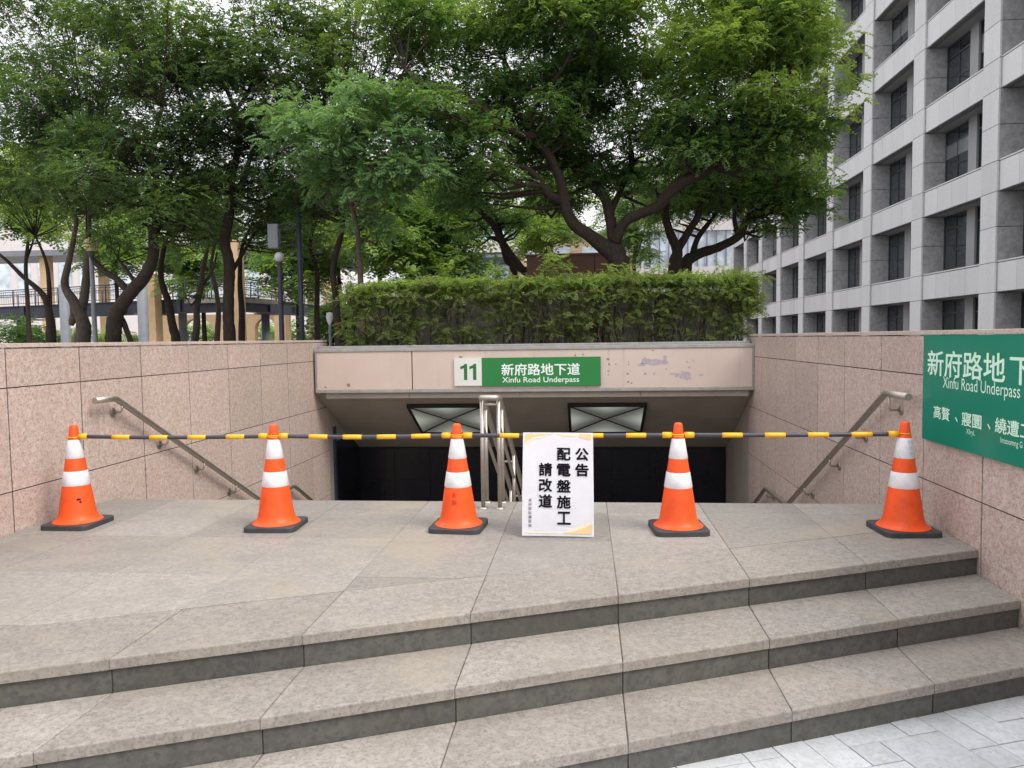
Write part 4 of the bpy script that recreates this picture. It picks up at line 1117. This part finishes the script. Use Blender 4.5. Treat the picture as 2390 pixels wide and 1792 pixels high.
make_tree('feathery_tree', 'bright feathery tree with a thin grey trunk, left of centre above the hedge', 'tree', [
    [(842, 660, 13.6, 7), (838, 600, 13.6, 6), (834, 540, 13.5, 6), (818, 450, 13.4, 5), (822, 360, 13.3, 4), (850, 270, 13.2, 3)],
    [(820, 450, 13.4, 4), (870, 390, 13, 3), (930, 330, 12.8, 2)], [(822, 380, 13.3, 3), (760, 330, 13.1, 2), (720, 300, 13, 2)]], [
    (870, 340, 110, 120, 13, 1.1, 26, .38, .5), (850, 220, 60, 50, 13, .7, 8, .32, .55), (960, 380, 70, 70, 13, .8, 10, .36, .46), (750, 340, 90, 85, 13.3, 1.0, 15, .38, .42), (890, 460, 55, 50, 13, .5, 7, .30, .42), (780, 440, 80, 45, 13.4, .8, 9, .36, .40), (700, 300, 60, 60, 13.6, .8, 7, .36, .36), (860, 535, 70, 30, 14, .8, 6, .34, .42), (930, 250, 60, 50, 13.2, .7, 6, .34, .46)],
    bark=BARKGREY, tmpl=T_FINE, size=.20, dens=120, leaf=mat_leaf('soft_green_leaf', (.075, .15, .078), (.165, .30, .14), (.28, .44, .17), .45))

# ------------------------------------------------------------------ trees on the left
def c1(x, y): return x*.3617, 400+y*.3617
def Lc(pts, Y0, Y1, f_=.3617):
    n = len(pts); return [(*c1(x, y), Y0+(Y1-Y0)*i/max(1, n-1), r*.3617) for i, (x, y, r) in enumerate(pts)]
kw = dict(leaf=LEAFDARK, size=.225, dens=52)
make_tree('street_tree', 'thin tree at the far left whose stem bends left across the footbridge', 'tree', [
    Lc([(330, 1130, 34), (325, 960, 28), (280, 800, 20), (150, 680, 15), (60, 590, 12), (-20, 520, 8)], 18, 17.5),
    Lc([(320, 920, 18), (315, 700, 14), (290, 560, 10), (230, 420, 6)], 18, 18)], [
    (60, 430, 110, 60, 17.6, 1.5, 12, .62, .45), (40, 330, 120, 80, 17.4, 1.6, 13, .66, .3), (100, 500, 70, 30, 18, 1, 5, .5, .55)], **kw)
make_tree('street_tree', 'tree with a forked grey trunk at the far left, beside the cream globe lamp', 'tree', [
    Lc([(530, 1130, 56), (540, 1000, 46), (500, 880, 36), (420, 740, 26), (440, 600, 20), (475, 440, 16), (490, 300, 12), (440, 200, 7)], 17, 16.5),
    Lc([(515, 930, 36), (545, 800, 28), (560, 650, 26), (570, 480, 22), (575, 280, 16), (610, 60, 11), (560, -200, 7)], 17, 16.2),
    Lc([(480, 930, 28), (460, 980, 20), (490, 860, 14)], 17, 17)], [
    (150, 420, 120, 75, 16.4, 1.5, 16, .62, .34), (190, 290, 150, 85, 16.2, 1.7, 22, .66, .22), (110, 200, 120, 70, 16, 1.6, 13, .66, .25), (30, 20, 90, 40, 16, 1.2, 9, .55, .3), (170, 40, 90, 50, 16.6, 1.2, 8, .55, .4), (50, 120, 90, 60, 17, 1.3, 8, .58, .28), (100, 300, 90, 60, 17, 1.3, 9, .58, .25), (330, 120, 100, 60, 17, 1.3, 9, .58, .3), (10, 200, 60, 40, 16, 1, 6, .55, .3), (240, 40, 90, 50, 16.3, 1.2, 9, .58, .35), (240, 480, 90, 45, 16.8, 1.1, 9, .52, .48), (260, 130, 110, 80, 16.4, 1.5, 12, .64, .38)], bark=BARKGREY, **kw)
make_tree('leaning_tree', 'thick dark trunk leaning right over the left wall, with a side limb to the left', 'tree', [
    Lc([(730, 1140, 52), (735, 1040, 50), (745, 930, 48), (830, 800, 44), (930, 680, 40), (985, 560, 36), (990, 400, 32), (975, 240, 28), (1010, 60, 22), (980, -150, 16), (1050, -420, 10)], 15.5, 14.6),
    Lc([(840, 790, 26), (760, 700, 22), (690, 655, 20), (610, 580, 16), (560, 480, 10)], 15.4, 16),
    Lc([(745, 900, 22), (790, 960, 20), (830, 1060, 18), (850, 1120, 18)], 15.45, 15.6),
    Lc([(990, 440, 22), (1040, 300, 20), (1060, 150, 16), (1150, -60, 11), (1240, -300, 7)], 15, 15.4),
    Lc([(880, 730, 16), (820, 640, 13), (760, 560, 8)], 15.3, 15.6)], [
    (330, 440, 130, 65, 14.8, 1.4, 20, .56, .34), (400, 500, 85, 40, 14.6, 1.0, 10, .46, .38), (330, 330, 150, 75, 15, 1.7, 22, .62, .16), (380, 220, 140, 75, 15.2, 1.7, 17, .62, .2), (430, 110, 140, 80, 15.4, 1.7, 15, .62, .3), (250, 390, 90, 60, 15.2, 1.2, 10, .56, .2), (330, 30, 130, 60, 15.4, 1.5, 10, .6, .34), (260, 560, 60, 30, 15.6, .8, 5, .42, .3), (390, 570, 60, 30, 15.6, .8, 5, .42, .35)], **kw)
make_tree('straight_tree', 'tall straight dark trunk left of the hedge, forking high above the footbridge', 'tree', [
    Lc([(1485, 1130, 42), (1475, 950, 38), (1475, 800, 36), (1480, 600, 36), (1450, 450, 34), (1480, 280, 32), (1490, 150, 30), (1500, 20, 24), (1540, -180, 20), (1520, -380, 16), (1450, -560, 12), (1400, -760, 7)], 16, 15.4),
    Lc([(1495, 150, 24), (1560, 70, 18), (1605, -60, 15), (1650, -180, 12), (1800, -330, 7)], 15.8, 15.2),
    Lc([(1500, 640, 16), (1560, 540, 12), (1640, 400, 8)], 16, 16.4),
    Lc([(1530, -180, 16), (1420, -260, 15), (1300, -400, 16), (1210, -560, 14), (1290, -760, 10), (1420, -800, 7)], 15.5, 15.2),
    Lc([(1520, -380, 12), (1620, -560, 10), (1700, -760, 6)], 15.4, 15.2)], [
    (560, 160, 150, 85, 15.4, 1.7, 17, .62, .26), (640, 260, 130, 70, 15.4, 1.6, 17, .62, .2), (540, 330, 110, 70, 15.6, 1.5, 15, .6, .14), (640, 390, 110, 55, 15.6, 1.3, 15, .55, .22), (560, 460, 95, 45, 15.8, 1.1, 10, .5, .24), (700, 470, 75, 40, 16, 1, 9, .5, .3), (680, 130, 130, 80, 15.6, 1.6, 13, .62, .46), (560, 50, 130, 60, 15.4, 1.5, 10, .6, .3), (470, 180, 100, 70, 16.6, 1.2, 10, .58, .25), (740, 20, 120, 60, 16, 1.4, 10, .6, .5), (640, 540, 80, 30, 16.2, .9, 6, .45, .3), (470, 290, 70, 50, 15.2, 1, 8, .52, .16)], **kw)
make_tree('street_tree', 'thin dark curving trunk between the leaning trunk and the arch', 'tree', [
    Lc([(1140, 1130, 32), (1115, 1000, 28), (1085, 840, 24), (1045, 720, 20), (1040, 600, 17), (1070, 450, 13), (1120, 280, 9)], 17, 17)], [
    (410, 500, 75, 45, 17, 1.1, 9, .55, .3), (440, 430, 80, 50, 17, 1.2, 9, .56, .25), (470, 540, 55, 25, 17.2, .8, 5, .42, .4)], **kw)
make_tree('street_tree', 'pale slender wavy trunk standing in front of the first peach arch', 'tree', [
    Lc([(1255, 1130, 26), (1270, 1000, 24), (1270, 880, 20), (1295, 760, 18), (1310, 620, 16), (1340, 480, 12), (1320, 330, 8)], 19, 19),
    Lc([(1300, 740, 12), (1370, 640, 9), (1400, 520, 6)], 19, 19.4)], [
    (480, 520, 70, 45, 19, 1.1, 8, .55, .42), (500, 440, 80, 50, 19, 1.2, 9, .58, .3), (440, 690, 22, 22, 19, .4, 3, .3, .5)], bark=BARKGREY, **kw)
make_tree('street_tree', 'thin pale trunk just left of the tall straight trunk, second arch behind it', 'tree', [
    Lc([(1400, 1130, 20), (1410, 900, 17), (1385, 720, 14), (1360, 620, 12), (1390, 450, 9)], 20, 20)], [
    (520, 500, 70, 40, 20, 1.1, 7, .55, .4), (580, 530, 60, 30, 20, .9, 5, .5, .45)], bark=BARKGREY, **kw)
make_tree('street_tree', 'slim trunk close behind the right side of the tall straight trunk', 'tree', [
    Lc([(1560, 1130, 22), (1560, 900, 20), (1548, 700, 16), (1560, 500, 12), (1620, 350, 8)], 18, 18)], [
    (620, 470, 80, 45, 18, 1.1, 9, .55, .36), (680, 540, 60, 35, 18, .9, 5, .5, .4)], **kw)
make_tree('street_tree', 'slim brown trunk beside the small white lamp, left end of the hedge', 'tree', [
    Lc([(2050, 1130, 20), (2045, 900, 18), (2045, 650, 15), (2000, 480, 12), (2040, 300, 8)], 19, 19)], [
    (740, 520, 80, 50, 19, 1.2, 11, .58, .4), (760, 440, 80, 50, 19, 1.2, 9, .58, .34), (770, 580, 45, 25, 19, .6, 4, .42, .45)], **kw)
make_tree('street_tree', 'dark trunk rising just behind the left end of the hedge', 'tree', [
    [(790, 800, 15.5, 9), (784, 700, 15.5, 8), (778, 620, 15.5, 7), (800, 520, 15.4, 6), (790, 400, 15.4, 5)]], [
    (770, 480, 70, 40, 15.4, .9, 8, .5, .26), (720, 420, 70, 50, 15.4, .9, 8, .5, .22), (780, 190, 80, 70, 15.8, 1.2, 8, .6, .46), (820, 80, 120, 80, 16, 1.5, 13, .64, .55), (950, 70, 110, 90, 16, 1.5, 12, .64, .5), (960, 190, 80, 70, 15.4, 1.2, 9, .56, .36)], **kw)

# light green trees further off
bgk = dict(leaf=LEAF, tmpl=T_COARSE, size=.50, dens=28, group='light green trees further off')
far = [
    (60, 24, 480, 110, 'light green tree at the far left edge behind the footbridge', .7, 30), (270, 26, 560, 90, 'light green tree behind the cream globe lamp', .62, 34),
    (470, 28, 600, 80, 'light green tree behind the peach arches', .55, 34), (885, 30, 540, 95, 'light green tree above the left part of the hedge, thin dark stem', .72, 26),
    (955, 32, 560, 80, 'yellowish tree with two thin stems above the hedge, left of centre', .82, 28), (1040, 34, 590, 75, 'soft blurred tree above the hedge, in front of the blue glass building', .6, 27),
    (790, 34, 560, 90, 'mid green tree behind the feathery tree', .5, 30), (1275, 36, 520, 70, 'bright tree filling the gap left of the big trunk', .85, 34),
    (1480, 40, 530, 70, 'pale tree behind the fork right of the big trunk', .6, 46), (690, 30, 600, 80, 'mid green tree behind the banner post', .45, 30)]
for px, Yo, py, rp, lab, tn, Y in far:
    make_tree('background_tree', lab, 'tree', [[(px+4, 700, Y, 5), (px, 620, Y, 4.5), (px+6, 540, Y, 3.5), (px-6, 460, Y, 2.5)], [(px, 610, Y, 3), (px+18, 560, Y+.4, 2.2), (px+30, 500, Y+.6, 1.5)]],
              [(px, py+40, rp, 50, Y-1, 1.6, 13, .8, tn-.05), (px, py-30, rp, 62, Y, 1.9, 15, .85, tn), (px+rp*.35, py-100, rp*.8, 60, Y+1, 1.9, 11, .9, tn-.12), (px-rp*.4, py+15, rp*.6, 30, Y-.4, 1.2, 5, .65, tn+.05)], **bgk)
# low bushes under the bridge
def bush(px, Y, w_, h_, lab, tn, n=24):
    p = at(px, 780, Y); t = thing('bush', lab, 'bush', (p.x, Y, PAVE), 'bushes behind the walls and hedge')
    A = [[] for _ in range(5)]; bm = B()
    for k in range(n):
        c = np.array([p.x+RNG.uniform(-w_, w_)*.5, Y+RNG.uniform(-.8, .8), PAVE+h_*RNG.uniform(.15, .9)])
        for a_, b_ in zip(A, puff_sprays(c, .62, 30, .5, tn+RNG.normal(0, .1))): a_.append(b_)
        tube(bm, [(p.x+(c[0]-p.x)*.3, Y, PAVE), tuple(c)], [.03, .006], 5, cap=False)
    obj('stem', bm, BARK, t); leaf_mesh('foliage', T_COARSE, *[np.concatenate(a_) for a_ in A], LEAF, t)
bush(45, 33, 4.2, 3.0, 'dark green bush under the left end of the footbridge', .25, 26)
bush(215, 40, 3.0, 2.6, 'yellow green bush behind the cream globe lamp post', .75)
bush(450, 58, 5.5, 3.6, 'light green bush seen through the larger peach arch', .7, 46)
bush(622, 58, 3.6, 3.6, 'light green bush seen through the smaller peach arch', .75, 34)
bush(690, 52, 3.0, 3.0, 'light green bush behind the banner post', .7)
bush(815, 21, 1.6, 3.0, 'dark green bush behind the left end of the hedge', .3, 26)
bush(900, 24, 3.2, 3.6, 'green bush rising behind the left part of the hedge', .5, 34)
bush(1085, 26, 2.6, 3.9, 'green bush behind the hedge, in front of the blue glass building', .6, 24)
bush(300, 50, 4.0, 2.4, 'light green bush behind the thick leaning trunk', .6)

# ------------------------------------------------------------------ hedge on the canopy roof
pw = thing('planter_wall', 'grey concrete planter wall behind the thin lower part of the hedge', 'wall', (-.6, 11.5, 1.09))
bm = B(); xs_ = [-3.25, -2.3, -1.2, -.1, 1.0, 2.15]
for i in range(5): box(bm, xs_[i]+.006, xs_[i+1]-.006, 11.26, 11.38, 1.09, 1.90, 0, .006)
obj('wall_slab', bm, mat_plain('pale_grey_concrete', (.36, .335, .31), .85, 0, .2, .25, 3, .3), pw)
bm = B(); box(bm, XL+.02, XR-.02, 10.56, 10.66, 1.088, 1.175, 0, .005); obj('kerb', bm, GREYMETAL, pw)
bm = B(); box(bm, XL+.1, XR-.05, 10.665, 11.475, 1.0865, 1.14, 0); obj('soil', bm, SOIL, pw)
hd = thing('hedge', 'clipped hedge above the canopy, dense green on top and thin and twiggy below', 'hedge', (-.6, 11.0, 1.14))
bm = B(); A = [[] for _ in range(5)]
HX0, HX1 = -3.42, 2.33
def add(c, r, n, size, tint, flat=.8):
    for a_, b_ in zip(A, puff_sprays(np.array(c), r, n, size, tint, flat)): a_.append(b_)
for k in range(120):                  # stems
    x = HX0+.12+(HX1-HX0-.2)*RNG.uniform(0, 1); y0 = RNG.uniform(10.72, 11.2)
    x1 = x+RNG.normal(0, .10); pts = [(x, y0, 1.12)]; r_ = RNG.uniform(.006, .014)
    for j in range(1, 6): pts.append((x+(x1-x)*j/5+RNG.normal(0, .03), y0+RNG.normal(0, .03), 1.12+.95*j/5))
    tube(bm, pts, [r_*(1-.12*j) for j in range(6)], 5, cap=False)
    for j in range(3):
        b0 = Vector(pts[RNG.integers(1, 5)]); e = b0+Vector((RNG.normal(0, .16), RNG.normal(-.08, .12), RNG.uniform(.05, .25))); e.x = lim(e.x, HX0, HX1); tube(bm, [b0, b0.lerp(e, .5)+Vector((0, 0, .02)), e], [.005, .004, .002], 4, cap=False)
        if RNG.uniform() < .62: add(e, .075, 9, .09, .30+RNG.normal(0, .12))
obj('stem', bm, BARKGREY, hd)
for k in range(430):                  # dense top
    x = RNG.uniform(HX0+.04, HX1); y = RNG.uniform(10.66, 11.45); z = 2.03+RNG.normal(0, .024)+.012*math.sin(x*2.3)-(.14 if x < -2.9 else 0)*(-2.9-x)
    add((x, y, z), .09, 24, .085, .66+RNG.normal(0, .12))
for k in range(150):                  # fringe under the top
    x = RNG.uniform(HX0, HX1); y = RNG.uniform(10.63, 10.9); add((x, y, 1.86+RNG.normal(0, .05)), .09, 12, .10, .5+RNG.normal(0, .1))
for k in range(580):                  # thin front
    x = RNG.uniform(HX0+.1, HX1-.05); y = RNG.uniform(10.68, 10.95); z = RNG.uniform(1.2, 1.85)
    if math.sin(x*5.1+1.3*math.sin(z*7))+.6*math.sin(x*13+z*9) > .85: continue
    add((x, y, z), .085, 12, .085, .34+RNG.normal(0, .13))
for k in range(70):                   # bushy right end
    add((RNG.uniform(2.08, 2.42), RNG.uniform(10.66, 11.4), RNG.uniform(1.55, 2.08)), .10, 18, .10, .45+RNG.normal(0, .1))
for k in range(30): add((RNG.uniform(-3.55, -3.2), RNG.uniform(10.7, 11.4), RNG.uniform(1.2, 1.95)), .10, 14, .10, .35+RNG.normal(0, .1))
for px in (1268, 1285, 1300, 1320, 1150, 1050, 1420, 1465, 1540, 960, 1690):   # shoots standing up
    p = at(px, 645, 10.95)
    for j in range(5): add((p.x+RNG.normal(0, .05), 10.95+RNG.normal(0, .05), p.z+.05+.045*j*(1.4 if px < 1330 and px > 1200 else .6)), .05, 6, .10, .75)
leaf_mesh('foliage', T_COARSE, *[np.concatenate(a_) for a_ in A], LEAFHEDGE, hd)
